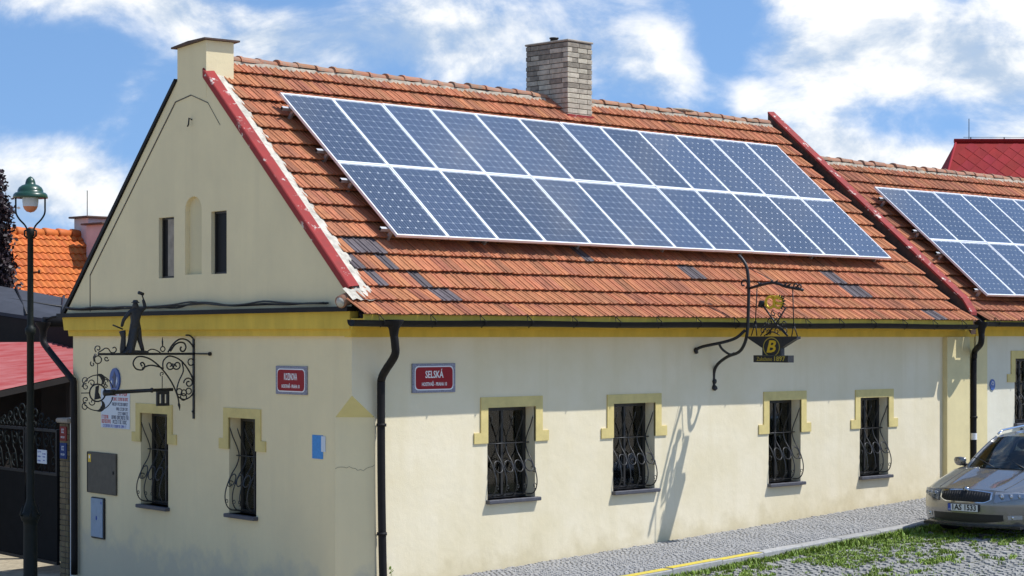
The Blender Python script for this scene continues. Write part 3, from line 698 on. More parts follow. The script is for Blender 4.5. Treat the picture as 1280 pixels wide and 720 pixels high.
def downpipe(parent, pts, r=.055, clips=(), funnel=True):
    mb = MB(); mb.tube(smooth(pts, 4), r, 12); d = mb.build('downpipe', 'pipe', parent)
    p = Vector(pts[0])
    if funnel:
        f = MB(); f.lathe([(.055, -.02), (.07, .08), (.13, .17), (.13, .2)], 12, tuple(p)); f.build('hopper', 'pipe', d)
    for c in clips:
        q = MB(); q.lathe([(r + .004, -.02), (r + .014, -.02), (r + .014, .02), (r + .004, .02)], 12, c); q.box((c[0] - .01, c[1], c[2] - .012), (c[0] + .01, c[1] + .09, c[2] + .012)); q.build('clip', 'pipe', d)
    return d
downpipe(house, [(.28, -.52, 3.40), (.30, -.52, 3.27), (.33, -.48, 3.13), (.38, -.24, 2.93), (.42, -.12, 2.82), (.425, -.10, 2.65), (.43, -.10, 1.5), (.45, -.10, .5), (.47, -.10, -.06)], clips=[(.43, -.10, 2.2), (.44, -.10, .75)])
downpipe(house, [(14.44, -.52, 3.44), (14.44, -.52, 3.32), (14.50, -.45, 3.22), (14.80, -.16, 3.12), (14.85, -.11, 3.0), (14.85, -.10, 2.7), (14.85, -.10, .5)], clips=[(14.85, -.10, 1.9)])
mb = MB(); mb.lathe([(.062, -.06), (.062, .06)], 10, (14.85, -.10, 1.55)); mb.build('pipe_sticker', 'white', house)
hl = [gp(9.12, 3.42, .12), gp(9.12, 3.30, .12), gp(9.0, 3.18, .1), gp(8.38, 2.84, .1), gp(8.12, 2.68, .09), gp(8.06, 2.5, .08), gp(8.04, 1.0, .08), gp(8.04, -.5, .08)]
downpipe(house, hl, .055)
mb = MB(); mb.tube([gp(9.12, 3.62, .12), gp(9.12, 3.62, -2.5)], .085, 10); mb.build('back_gutter', 'pipe', house)
mb = MB(); mb.tube([gp(8.5, 3.72, .05), gp(8.85, 3.70, .08), gp(9.12, 3.66, .1)], .02, 6); mb.build('gutter_stay', 'pipe', house)
# cables lying along the gable ledge
for k in range(3):
    rnd = random.Random(k); mb = MB()
    pts = [gp(8.3 - .52 * i, 3.80 + .012 * k + (.05 if i in (8, 9, 12) else 0) * rnd.random() + rnd.uniform(0, .03), .05 + .03 * k) for i in range(16)]
    mb.tube(smooth(pts, 3), .014, 5); mb.build('ledge_cable', 'black', house)
# pilaster between the houses
mb = MB(); mb.box((13.98, -.10, -.1), (14.72, .05, 3.371)); mb.build('pilaster', 'pilaster', house)
mb = MB(); mb.box((14.725, -.03, -.1), (14.975, .05, 3.371)); mb.build('pilaster_reveal', 'trim', house)

# ================================================================ SECOND HOUSE
h2 = empty('adjoining_house', (15, 0, .5), 0, 'cream adjoining house with lower ridge beyond the red firewall coping', 'house')
h2i = h2.matrix_basis.copy(); OFF = Vector((15, 0, .5))
def at2(o): o.location = Vector(o.location) - OFF; return o
W5 = dict(x0=16.42, x1=17.4, z0=1.74, z1=2.96, tz=3.11, ear=2.52, n=5); W6 = dict(x0=19.6, x1=20.6, z0=1.74, z1=2.96, tz=3.11, ear=2.52, n=5)
mb = MB(); mb.holed([(15.0, .0), (26, .4), (26, 3.8), (15.0, 3.8)], [rect(w['x0'], w['x1'], w['z0'], w['z1']) for w in (W5, W6)], lambda a, b, d: (a, d + .001, b), .26); at2(mb.build('front_wall', 'wall2', h2))
mb = MB(); mb.quad((15.005, 0, 0), (15.005, 6.7, 0), (15.005, 6.7, 3.8), (15.005, 0, 3.8)); mb.quad((26, 0, 0), (26, 6.7, 0), (26, 6.7, 3.8), (26, 0, 3.8)); mb.quad((15, 6.7, 0), (26, 6.7, 0), (26, 6.7, 3.8), (15, 6.7, 3.8)); mb.add([(26, -.3, 3.7), (26, 7, 3.7), (26, 3.4, 6.75)], [(0, 1, 2)]); at2(mb.build('back_wall', 'wall2', h2))
mb = MB(); mb.box((15.0, -.055, -.1), (15.38, .04, 3.38)); at2(mb.build('pilaster', 'pilaster', h2))
mb = MB(); mb.box((15.0, -.06, 3.385), (26, .1, 3.50)); mb.box((15.0, -.13, 3.50), (26, .1, 3.65)); at2(mb.build('eave_cornice', 'ochre', h2))
mb = MB(); mb.box((14.7, -.437, 3.55), (26, -.412, 3.668)); mb.box((15.0, -.40, 3.60), (26, -.13, 3.615)); at2(mb.build('fascia_board', 'ochre', h2))
_h = house; house = h2
for w in (W5, W6): at2(window(w, 'x', ((w['x0'] + w['x1']) / 2, 0, w['z0']), 0))
house = _h
mb = MB(); mb.add([(14.68, -.405, 3.625), (26.2, -.405, 3.625), (26.2, .1, 3.99), (14.68, .1, 3.99), (26.2, 3.38, 6.775), (14.68, 3.38, 6.775), (26.2, 7.1, 3.6), (14.68, 7.1, 3.6)], [(0, 1, 2, 3), (3, 2, 4, 5), (5, 4, 6, 7)])
roof2 = at2(mb.build('roof', 'under', h2))
sub = empty('tmp'); 
_rows2 = [r for r in rows if r[0] < 3.3]
make_roof(roof2, _rows2, lambda y: 14.74, 26.1, 3.25, 170, lambda x, y: (15.5 < x and .0 < y < 2.2) or x > 20.5, 9, 'tile_old', 'tile')
ridge(roof2, 14.72, 26.1, 3.38, 6.80, seed=7)
bpy.data.objects.remove(sub)
g2 = at2(gutter(h2, 14.46, 26.1, -.50, 3.64))

# ================================================================ SOLAR PANELS
PW, PH = .983, 1.690
def panel_parts():
    f = MB(); t, h = .024, .04
    f.box((0, 0, 0), (PW, t, h)); f.box((0, PH - t, 0), (PW, PH, h)); f.box((0, t, 0), (t, PH - t, h)); f.box((PW - t, t, 0), (PW, PH - t, h))
    b = MB(); b.box((t, t, .022), (PW - t, PH - t, .028))
    c = MB(); sx = (PW - 2 * t - .012) / 6; sy = (PH - 2 * t - .02) / 10; k = .0155
    for i in range(6):
        for j in range(10):
            x0 = t + .006 + i * sx + .0018; x1 = x0 + sx - .0036; y0 = t + .01 + j * sy + .0018; y1 = y0 + sy - .0036
            c.add([(x0 + k, y0, .0305), (x1 - k, y0, .0305), (x1, y0 + k, .0305), (x1, y1 - k, .0305), (x1 - k, y1, .0305), (x0 + k, y1, .0305), (x0, y1 - k, .0305), (x0, y0 + k, .0305)], [tuple(range(8))])
    g = MB(); g.quad((t, t, .0345), (PW - t, t, .0345), (PW - t, PH - t, .0345), (t, PH - t, .0345))
    return f.mesh('frame', 'alu'), b.mesh('backsheet', 'sheet'), c.mesh('cells', 'cell', fix=False), g.mesh('glass', 'pvglass', fix=False)
PF, PB, PC, PG = panel_parts()
ORD = ['first', 'second', 'third', 'fourth', 'fifth', 'sixth', 'seventh', 'eighth', 'ninth', 'tenth', 'eleventh', 'twelfth']
nrm = Vector((0, -math.sin(PITCH), math.cos(PITCH))); upv = Vector((0, math.cos(PITCH), math.sin(PITCH)))
def solar(x0, ybot, cols, pitchx, group, where, sy=1.):
    base = Vector((0, ybot, roofz(ybot))) + nrm * .22
    for r in range(2):
        for c in range(cols):
            p = base + upv * (r * (PH * sy + .012)) + Vector((x0 + c * pitchx, 0, 0))
            e = link('solar_panel', PF); e.location = p; e.rotation_euler = (PITCH + random.uniform(-.004, .004), random.uniform(-.003, .003), 0); e.scale = (1, sy, 1)
            tag(e, 'blue solar panel in the %s row, %s %s' % (('lower', 'upper')[r], ORD[c], where), 'solar panel', group)
            link('backsheet', PB, e); tag(link('cells', PC, e), kind='stuff'); link('glass', PG, e)
    for s in (.22, PH - .35, PH + .35, 2 * PH - .30):
        p = base + upv * s * sy - nrm * .012
        mb = MB(); L_ = cols * pitchx
        mb.box((-.13, -.022, -.05), (L_ + .11, .022, .0)); mb.box((-.13, -.022, -.052), (-.125, .022, .001))
        o = mb.build('mounting_rail', 'rail'); o.location = p + Vector((x0, 0, 0)); o.rotation_euler = (PITCH, 0, 0)
        k = (.22, PH - .35, PH + .35, 2 * PH - .30).index(s)
        tag(o, 'aluminium mounting rail under the solar panels %s, %s up from the eaves' % (('of the corner house', 'beyond the red coping')[x0 > 14], ORD[k]), 'rail', 'rails under the ' + group)
        for q in range(0, cols + 1, 2):
            hk = MB(); hk.box((-.02, -.03, -.215), (.02, .02, -.05)); h_ = hk.build('roof_hook', 'rail', o); h_.location = (min(max(q * pitchx, .1), L_ - .1), 0, 0)
solar(1.345, .774, 12, .9935, 'panels on the corner house roof', 'from the plastered gable')
solar(15.25, .025, 8, .9935, 'panels on the adjoining house roof', 'from the red firewall coping', .965)

# ================================================================ STREET NAME SIGNS
def street_sign(name, top, org, rz, w, h, label):
    root = MB(); root.bbox((-w / 2, -.022, -h / 2), (w / 2, -.002, h / 2), .004); r = root.build('street_name_sign', 'signblue'); r.location = org; r.rotation_euler = (0, 0, rz)
    def rr(a, b, c, y0, y1, m, nm):
        q = MB(); pts = []
        for (sx, sz, a0) in ((1, 1, 0), (-1, 1, 90), (-1, -1, 180), (1, -1, 270)):
            pts += [(sx * (a - c) + c * math.cos(R(a0 + k * 30)), sz * (b - c) + c * math.sin(R(a0 + k * 30))) for k in range(4)]
        q.prism(pts, lambda u, v, d: (u, d, v), y0, y1); return q.build(nm, m, r)
    rr(w / 2 - .04, h / 2 - .035, .06, -.0255, -.02, 'white', 'white_border')
    rr(w / 2 - .055, h / 2 - .05, .055, -.0285, -.02, 'signred', 'red_field')
    put_text(r, top, h * .34, (0, -.0295, .045), width=w * .42, bold=.002); put_text(r, 'HOSTIVAŘ - PRAHA 10', h * .17, (0, -.0295, -.085), width=w * .58, bold=.001)
    return tag(r, label, 'street sign')
street_sign('selska', 'SELSKÁ', (1.459, 0, 2.81), 0, .80, .40, 'red enamel street name sign reading SELSKÁ on the sunny front wall')
street_sign('kozinova', 'KOZINOVA', gp(1.48, 2.775), GRZ, .80, .39, 'red enamel street name sign reading KOZINOVA on the shaded gable wall')

# ================================================================ things on the gable wall
def wallthing(t, z): return dict(loc=gp(t, z), rz=GRZ)
def plate(name, w, h, d, m, t, z, label, cat, e=.004, off=.002):
    mb = MB(); mb.bbox((-w / 2, -d - off, -h / 2), (w / 2, -off, h / 2), e); o = mb.build(name, m); o.location = gp(t, z); o.rotation_euler = (0, 0, GRZ); return tag(o, label, cat)
def words(parent, y, lines, name='printed_line'):
    """rows of print, too blurred in the photograph to spell"""
    rnd = random.Random(3)
    for (x0, x1, z, h, m) in lines:
        q = MB(); x = x0
        while x < x1 - h * .3:
            for k in range(rnd.randint(3, 8)):
                w = h * rnd.uniform(.35, .6)
                if x + w > x1: break
                s = h * .17
                q.box((x, y - .0012, z - h / 2), (x + s, y, z + h / 2)); q.box((x + s, y - .0012, z + h / 2 - s), (x + w, y, z + h / 2))
                if rnd.random() < .6: q.box((x + s, y - .0012, z - h / 2), (x + w, y, z - h / 2 + s))
                if rnd.random() < .5: q.box((x + w - s, y - .0012, z - h / 2 + s), (x + w, y, z + h / 2 - s))
                x += w + h * .18
            x += h * .35
        tag(q.build(name, m, parent), kind='stuff')
po = plate('poster', .98, .62, .008, 'poster', 6.74, 2.235, 'pale printed poster with red and blue lines beside the wall bracket', 'poster')
words(po, -.0105, [(-.12, .44, .25, .085, 'print_r'), (-.12, .46, .155, .05, 'print_r'), (-.1, .44, .075, .05, 'print_d'), (.04, .44, .0, .05, 'print_d'), (.1, .44, -.07, .05, 'print_d'), (-.46, -.2, -.135, .06, 'print_r'), (-.12, .46, -.135, .06, 'print_d'), (-.46, -.12, -.205, .06, 'print_r'), (-.08, .40, -.205, .06, 'print_d'), (-.42, .40, -.275, .045, 'print_b')])
mb = MB(); mb.prism([(.165 * math.cos(R(a)), .19 * math.sin(R(a))) for a in range(0, 360, 15)], lambda u, v, d: (u, d, v), -.03, -.002); ov = mb.build('oval_plaque', 'blue'); ov.location = gp(6.73, 2.69); ov.rotation_euler = (0, 0, GRZ)
tag(ov, 'blue oval enamel plaque with a dark figure above the poster', 'plaque')
mb = MB(); mb.prism([(-.05, -.12), (.07, -.12), (.05, -.08), (.02, -.06), (.06, .0), (.05, .08), (.0, .14), (-.04, .06), (-.09, .05), (-.03, .02), (-.02, -.06), (-.07, -.09)], lambda u, v, d: (u, d, v), -.034, -.029); mb.build('emblem', 'print_d', ov)
mb = MB(); mb.prism([(.06, -.1), (.11, -.02), (.10, .06), (.07, .0)], lambda u, v, d: (u, d, v), -.0345, -.029); mb.prism([(-.12, -.02), (-.06, -.1), (-.08, .0)], lambda u, v, d: (u, d, v), -.0345, -.029); mb.build('pale_mark', 'poster', ov)
mbx = plate('meter_box', 1.0, .66, .03, 'meter', 7.18, 1.195, 'dark brown steel meter cabinet door set in the gable wall', 'meter box', .008)
q = MB(); q.box((-.46, -.0345, .16), (-.36, -.031, .29)); q.build('sticker', 'gold', mbx); q = MB(); q.box((-.43, -.036, .22), (-.39, -.0345, .27)); q.build('warning_mark', 'white', mbx)
q = MB(); q.box((-.49, -.040, -.32), (-.485, -.031, .32)); q.box((.4, -.045, -.0), (.43, -.031, .05)); q.build('latch', 'black', mbx)
mb2 = plate('meter_box', .44, .66, .03, 'black', 7.31, .47, 'narrow pale blue meter cabinet door below the brown cabinet', 'meter box', .008)
q = MB(); q.bbox((-.215, -.042, -.305), (.19, -.031, .315), .006); q.build('door', 'meterb', mb2); q = MB(); q.box((-.03, -.05, -.03), (-.005, -.04, .03)); q.box((.13, -.045, .23), (.16, -.041, .27)); q.build('lock', 'print_b', mb2)
nt_ = plate('paper_notice', .27, .32, .004, 'cyan', .83, 1.885, 'bright blue paper notice pasted near the house corner', 'notice')
q = MB(); q.box((.1, -.012, -.06), (.20, -.004, .15)); q.build('white_slip', 'poster', nt_)
# plaque on the adjoining house
mb = MB(); mb.prism([(.09 * math.cos(R(a)), .105 * math.sin(R(a))) for a in range(0, 360, 20)], lambda u, v, d: (u, d, v), -.015, .0); o = mb.build('house_plaque', 'blue'); o.location = (15.63, -.001, 2.48); tag(o, 'small round blue plaque on the adjoining house wall', 'plaque')
q = MB(); q.tube([(a, -.017, b) for a, b in spiral((0, .02), .045, .02, 200, -160, 10)], .008, 4); q.build('white_ring', 'white', o)
# wall cracks at the corner chamfer
mb = MB(); rnd = random.Random(6); a0 = Vector((.4, 0, 1.64)); a1 = Vector((CH.x, CH.y, 1.60)); dn = Vector((-.66, -.75, 0)); pts = [a1.lerp(a0, i / 14) + dn * .002 + Vector((0, 0, rnd.uniform(-.02, .02) + .035 * math.sin(i * .5))) for i in range(15)]
mb.tube(pts, .0022, 4); mb.build('wall_crack', 'joint', house)

# ================================================================ BLACKSMITH BRACKET on the gable
bk = empty('sign_bracket', gp(4.22, 2.16), 0, 'black wrought iron wall bracket with scrolls carrying a blacksmith figure, on the gable', 'bracket')
BO = -GN; B0 = gp(4.22, 0)
def bp3(o, z, s=0.): return BO * o + GD * (-s) + Vector((0, 0, z - 2.16))      # local to bk
def iron(name, curves, r=.011, parent=None, m='black', n=5, f=bp3):
    mb = MB()
    for c in curves:
        rr = r; c2 = c
        if isinstance(c, tuple) and isinstance(c[0], list): c2, rr = c
        mb.tube([f(*p) for p in c2], rr, n)
    return mb.build(name, m, parent or bk)
S = lambda pts, k=4: [tuple(v[:2]) for v in smooth([(a, b, 0) for a, b in pts], k)]
mb = MB(); mb.prism([(-.02, 2.16), (.022, 2.16), (.022, 3.34), (-.02, 3.34)], lambda a, b, d: bp3(a, b, d), -.02, .02); mb.build('wall_bar', 'black', bk)
mb = MB(); mb.prism([(0, 3.105), (1.56, 3.108), (1.56, 3.142), (0, 3.14)], lambda a, b, d: bp3(a, b, d), -.02, .02); mb.build('arm', 'black', bk)
mb = MB(); p0, p1 = bp3(.0, 3.123), gp(3.70, 3.124, .03) - bk.location; mb.tube([p0, p1], .011, 6); mb.tube([p1 + (p1 - p0).normalized() * -.02, p1], .03, 8); mb.build('tie_rod', 'black', bk)
iron('upper_scroll', [S([(.439, 3.147), (.361, 3.258), (.252, 3.336), (.126, 3.328), (.031, 3.243), (.006, 3.145)]), S([(.006, 3.257), (.015, 3.341), (.078, 3.392), (.142, 3.397)]), S([(.40, 3.16), (.33, 3.25), (.25, 3.29), (.17, 3.28), (.14, 3.22), (.17, 3.165), (.22, 3.165), (.235, 3.20), (.215, 3.225)])], .013)
iron('upper_wave', [S([(.79, 3.149), (.718, 3.19), (.641, 3.181), (.563, 3.142)]), arc((.523, 3.195), .037, 0, 360, 14), ([(.525, 3.235), (.527, 3.30), (.529, 3.37)], [.010, .014, .003]), spiral((1.565, 3.205), .055, .015, -60, 330), S([(1.56, 3.15), (1.50, 3.18), (1.45, 3.21), (1.40, 3.20), (1.36, 3.15), (1.30, 3.15), (1.275, 3.19), (1.30, 3.225), (1.335, 3.21)])], .009)
iron('end_scroll', [arc((1.565, 3.045), .056, 0, 360, 16), spiral((1.65, 2.985), .04, .012, 60, -250), spiral((1.43, 3.06), .04, .012, 200, 560), ([(1.60, 3.13), (1.63, 3.08), (1.62, 3.02)], .016)], .009)
iron('lower_scroll', [S([(.86, 2.945), (.885, 2.985), (.85, 3.0), (.82, 2.96), (.835, 2.91), (.88, 2.89), (.96, 2.91), (1.005, 2.985), (.97, 3.06), (.902, 3.089), (.80, 3.075), (.687, 3.024), (.532, 2.898), (.377, 2.702), (.283, 2.506), (.255, 2.38)]), S([(.86, 2.915), (.77, 2.95), (.687, 2.955), (.563, 2.926), (.517, 2.898)]),
  S([(.517, 2.898), (.517, 3.009), (.439, 3.086), (.33, 3.077), (.22, 3.021), (.126, 2.922), (.047, 2.796), (.006, 2.697)])], .012)
iron('inner_scroll', [spiral((.408, 2.955), .075, .016, 160, 620, 22), spiral((.289, 2.957), .078, .016, 20, -440, 22), S([(.205, 3.0), (.183, 2.867), (.252, 2.728), (.292, 2.59), (.267, 2.492), (.157, 2.448), (.047, 2.502), (.015, 2.585)]), spiral((.094, 2.69), .085, .018, 0, 480, 22)], .011)
iron('rosette', [arc((.25, 2.565), .045, 0, 360, 12), arc((.173, 2.546), .045, 0, 360, 12), arc((.094, 2.57), .045, 0, 360, 12), arc((.18, 2.485), .05, 0, 360, 12), arc((.056, 3.0), .05, 0, 360, 10)], .010)['kind'] = 'stuff'
iron('spear_tip', [([(.262, 2.41), (.255, 2.37), (.248, 2.34), (.242, 2.28)], [.008, .022, .016, .002]), ([(.0, 2.30), (.03, 2.27), (.0, 2.22)], .018)], .01, n=6)
# hanging ornament: ring with scrolls, crescents, a long hammer shaft and its slotted head
iron('hanging_chain', [[(1.571, 2.985), (1.571, 2.84)]], .007)
iron('hanging_chain', [[(.532, 2.80), (.532, 2.62)], spiral((.535, 2.83), .035, .012, -60, 260, 10)], .007)
iron('ring', [arc((1.571, 2.57), .125, 0, 360, 22)], .012)
iron('ring_scrolls', [arc((1.575, 2.57), .255, 70, 165, 14), arc((1.575, 2.57), .255, 195, 330, 18), arc((1.575, 2.57), .255, 20, 70, 10), spiral((1.76, 2.755), .06, .014, -100, 300), spiral((1.755, 2.66), .05, .014, 100, -300), spiral((1.757, 2.475), .05, .014, -100, 300), spiral((1.765, 2.375), .06, .014, 100, -300), spiral((1.66, 2.71), .055, .014, 0, 380), spiral((1.65, 2.44), .055, .014, 0, -380), spiral((1.46, 2.72), .055, .014, 180, -200), spiral((1.44, 2.66), .03, .01, 0, 360), [(1.83, 2.57), (1.70, 2.57)], [(1.571, 2.70), (1.571, 2.82)]], .008)
def crescent(c, r, a0, a1, th): 
    o = arc(c, r, a0, a1, 10); i_ = [(c[0] + (r - th * math.sin(math.pi * k / 10)) * math.cos(R(a1 + (a0 - a1) * k / 10)), c[1] + (r - th * math.sin(math.pi * k / 10)) * math.sin(R(a1 + (a0 - a1) * k / 10))) for k in range(1, 10)]
    return o + i_
mb = MB()
for c, a0, a1 in (((1.54, 2.76), 40, 260), ((1.54, 2.38), 100, 320)): mb.prism(crescent(c, .085, a0, a1, .06), lambda a, b, d: bp3(a, b, d), -.01, .01)
mb.prism([(1.62, 2.47), (1.60, 2.66), (1.55, 2.68), (1.56, 2.58), (1.52, 2.49)], lambda a, b, d: bp3(a, b, d), -.01, .01)
mb.build('crescents', 'black', bk)
mb = MB(); mb.tube([bp3(1.47, 2.565), bp3(1.30, 2.572), bp3(1.29, 2.574), bp3(.72, 2.592), bp3(.715, 2.593), bp3(.69, 2.593), bp3(.685, 2.593), bp3(.36, 2.598)], [.045, .042, .030, .026, .036, .036, .024, .024], 10); mb.build('hammer_shaft', 'black', bk)
mb = MB()
for a, b, c, d in ((.625, .424, 2.53, 2.60), (.625, .424, 2.36, 2.40), (.625, .585, 2.40, 2.53), (.545, .50, 2.40, 2.53), (.46, .424, 2.40, 2.53)):
    mb.prism([(a, c), (b, c), (b, d), (a, d)], lambda u, v, w: bp3(u, v, w), -.02, .02)
mb.build('slotted_pendant', 'black', bk)

# the smith: one skinned body
def skin_body(name, verts, edges, radii, root, m, parent, loc=(0, 0, 0), sub=2):
    me = bpy.data.meshes.new(name); me.from_pydata(verts, edges, []); o = bpy.data.objects.new(name, me); col.objects.link(o)
    md = o.modifiers.new('skin', 'SKIN'); md.use_smooth_shade = True
    for i, r in enumerate(radii): me.skin_vertices[0].data[i].radius = r if isinstance(r, tuple) else (r, r)
    me.skin_vertices[0].data[root].use_root = True
    s = o.modifiers.new('sub', 'SUBSURF'); s.levels = sub; s.render_levels = sub
    bpy.context.view_layer.update()
    out = bpy.data.meshes.new_from_object(o.evaluated_get(bpy.context.evaluated_depsgraph_get()))
    bpy.data.objects.remove(o); out.name = name; out.materials.clear(); out.materials.append(M[m])
    return link(name, out, parent)
J = {'pelvis': (.965, 3.52, 0), 'waist': (.972, 3.60, 0), 'chest': (.968, 3.70, .0), 'neck': (.968, 3.785, .0), 'head': (.968, 3.84, -.005), 'crown': (.968, 3.885, -.005),
 'shr': (.885, 3.755, 0), 'elr': (.80, 3.80, -.02), 'har': (.83, 3.925, -.03), 'shl': (1.05, 3.745, 0), 'ell': (1.15, 3.62, -.02), 'hal': (1.15, 3.515, -.08),
 'hpl': (1.01, 3.50, 0), 'knl': (1.035, 3.34, -.03), 'anl': (1.04, 3.185, 0), 'tol': (1.09, 3.16, -.05), 'hpr': (.925, 3.50, 0), 'knr': (.90, 3.34, -.01), 'anr': (.862, 3.185, .02), 'tor': (.83, 3.16, -.04)}
rad = {'pelvis': (.075, .055), 'waist': (.068, .05), 'chest': (.085, .055), 'neck': .028, 'head': .043, 'crown': .034, 'shr': .036, 'elr': .030, 'har': .022, 'shl': .036, 'ell': .028, 'hal': .022, 'hpl': .055, 'knl': .042, 'anl': .030, 'tol': .020, 'hpr': .055, 'knr': .040, 'anr': .030, 'tor': .020}
keys = list(J); E_ = [('pelvis', 'waist'), ('waist', 'chest'), ('chest', 'neck'), ('neck', 'head'), ('head', 'crown'), ('chest', 'shr'), ('shr', 'elr'), ('elr', 'har'), ('chest', 'shl'), ('shl', 'ell'), ('ell', 'hal'), ('pelvis', 'hpl'), ('hpl', 'knl'), ('knl', 'anl'), ('anl', 'tol'), ('pelvis', 'hpr'), ('hpr', 'knr'), ('knr', 'anr'), ('anr', 'tor')]
smith = empty('blacksmith_figure', bk.location + bp3(.97, 3.142), 0, 'dark cast figure of a blacksmith raising a hammer, standing on the wall bracket', 'statue')
def sm(o, z, s=0.): return BO * (o - .97) + GD * (-s) + Vector((0, 0, z - 3.142))
skin_body('body', [sm(*J[k]) for k in keys], [(keys.index(a), keys.index(b)) for a, b in E_], [rad[k] for k in keys], 0, 'bronze', smith)
mb = MB(); mb.tube([sm(.968, 3.868), sm(.968, 3.874), sm(.968, 3.885), sm(.968, 3.91)], [.062, .062, .042, .030], 12); mb.build('cap', 'bronze', smith)
mb = MB(); mb.tube([sm(.812, 3.89, -.03), sm(.862, 4.03, -.03)], .011, 6); mb.tube([sm(.905, 4.02, -.03), sm(.82, 3.995, -.03)], [.026, .022], 6); mb.build('hammer', 'bronze', smith)
mb = MB(); mb.tube([sm(1.29, 3.545, -.08), sm(1.13, 3.485, -.08)], .011, 6); mb.build('tongs', 'bronze', smith)
mb = MB()
mb.tube([sm(1.13, 3.12, -.06), sm(1.14, 3.20, -.06), sm(1.13, 3.36, -.06), sm(1.14, 3.42, -.06), sm(1.15, 3.46, -.06)], [.05, .045, .035, .045, .05], 8); mb.build('anvil_stump', 'bronze', smith)
mb = MB(); vs = []
for (z, w0, w1, dpt) in ((3.52, 1.04, .895, .062), (3.42, 1.07, .925, .066), (3.30, 1.09, .955, .066), (3.20, 1.12, .985, .075), (3.142, 1.17, 1.0, .09)):
    for k in range(10): q = 2 * math.pi * k / 10; vs.append(sm((w0 + w1) / 2 + (w0 - w1) / 2 * math.cos(q), z, dpt * math.sin(q)))
mb.add(vs, [(i * 10 + j, i * 10 + (j + 1) % 10, i * 10 + 10 + (j + 1) % 10, i * 10 + 10 + j) for i in range(4) for j in range(10)], 0, True); mb.build('apron', 'bronze', smith)
mb = MB(); mb.prism([(1.17, 3.142), (.78, 3.142), (.80, 3.16), (.84, 3.175), (1.12, 3.185)], lambda a, b, d: sm(a, b, d), -.07, .07); mb.build('plinth', 'bronze', smith)

# ================================================================ HANGING ANVIL SIGN on the long wall
XS = 7.5
hb = empty('sign_bracket', (XS, 0, 2.5), 0, 'black iron gallows bracket reaching above the eaves on the sunny front wall', 'bracket')
hs3 = lambda o, z, s=0.: Vector((s, -o, z - 2.5))
iron('pole', [S([(.0, 2.568), (.0, 2.796), (.076, 2.938), (.278, 3.062), (.5, 3.133), (.61, 3.255), (.667, 3.428), (.689, 3.739), (.698, 4.085), (.689, 4.292), (.654, 4.466), (.566, 4.59), (.5, 4.644)])], .026, hb, n=8, f=hs3)
mb = MB(); mb.tube([tuple(v) for v in smooth([(-.46, 0, .66), (-.40, -.10, .72), (-.2, -.36, .79), (-.08, -.52, .86), (-.0, -.63, .98)], 4)], .024, 8); mb.build('brace', 'black', hb)
mb = MB(); mb.tube([tuple(v) for v in smooth([(-.24, -.30, .77), (-.16, -.30, .68), (-.05, -.36, .60), (0, -.42, .62)], 4)], .02, 6); mb.build('link', 'black', hb)
mb = MB(); mb.tube([(0, .0, .06), (0, -.03, .08)], .05, 8); mb.build('wall_foot', 'black', hb)
mb = MB(); mb.tube([(0, 0, .17), (0, -.03, .17)], .04, 8); mb.build('wall_foot', 'black', hb)
mb = MB(); mb.tube([(-.46, .0, .65), (-.45, -.03, .66)], .05, 8); mb.build('wall_foot', 'black', hb)
iron('arm', [([(.676, 4.12), (.894, 4.168), (1.05, 4.195), (1.175, 4.207), (1.30, 4.18), (1.41, 4.142), (1.60, 4.11), (1.747, 4.085)], .022), spiral((.60, 4.20), .085, .02, -60, 300, 16), ([(.70, 4.44), (.90, 4.36), (1.15, 4.25)], .006)], .014, hb, n=6, f=hs3)
iron('arm_leaves', [([(c, z), (c + d, z + .05)], [.028, .004]) for c, z, d in ((.90, 4.17, .05), (.93, 4.18, -.06), (1.12, 4.2, .06), (1.16, 4.21, -.03), (1.22, 4.2, .05), (1.38, 4.15, .06), (1.45, 4.14, .07))] + [spiral((1.60, 4.14), .05, .012, 0, 380, 12), spiral((1.68, 4.13), .045, .012, 180, -200, 12)], .012, hb, n=5, f=hs3)
hg = empty('hanging_sign', (XS, -1.19, 2.98), 0, 'black anvil shaped hanging sign with gold letter and the year 1897', 'hanging sign')
hgf = lambda o, z, s=0.: Vector((s, -(o - 1.19), z - 2.98))
iron('hanger_rod', [[(.864, 4.15), (.85, 3.90), (.829, 3.6)], [(.829, 3.6), (.75, 3.39)], [(.829, 3.6), (.86, 3.39)], [(1.549, 4.11), (1.56, 3.8), (1.57, 3.562)], [(1.57, 3.56), (1.64, 3.38)], [(1.57, 3.56), (1.53, 3.38)], spiral((.83, 3.60), .02, .02, 0, 360, 8), spiral((1.57, 3.56), .02, .02, 0, 360, 8)], .009, hg, n=5, f=hgf)
mb = MB(); av = [(.72, 3.380), (1.665, 3.380), (1.665, 3.345), (1.60, 3.325), (1.355, 3.20), (1.355, 3.09), (1.003, 3.09), (1.003, 3.20), (.729, 3.345)]
mb.prism(av, lambda a, b, d: hgf(a, b, d), -.05, .05); mb.prism([(.851, 2.98), (1.515, 2.98), (1.515, 3.088), (.851, 3.088)], lambda a, b, d: hgf(a, b, d), -.075, .075); mb.build('anvil', 'bronze', hg)
q = MB(); q.tube([hgf(1.183 + .155 * math.cos(a), 3.215 + .145 * math.sin(a), -.053) for a in [2 * math.pi * k / 20 for k in range(20)]], .008, 4, closed=True); q.build('oval_rim', 'gold2', hg)
o = put_text(hg, 'B', .26, hgf(1.195, 3.215, -.0535), 'gold', .16, (R(90), 0, R(-90)), .006)
for v in o.data.vertices: v.co.x += .30 * v.co.y
o = put_text(hg, 'Založeno', .085, hgf(1.065, 3.03, -.0775), 'gold2', .30, (R(90), 0, R(-90))); o = put_text(hg, '1897', .10, hgf(1.36, 3.035, -.0775), 'gold2', .21, (R(90), 0, R(-90)), .002)
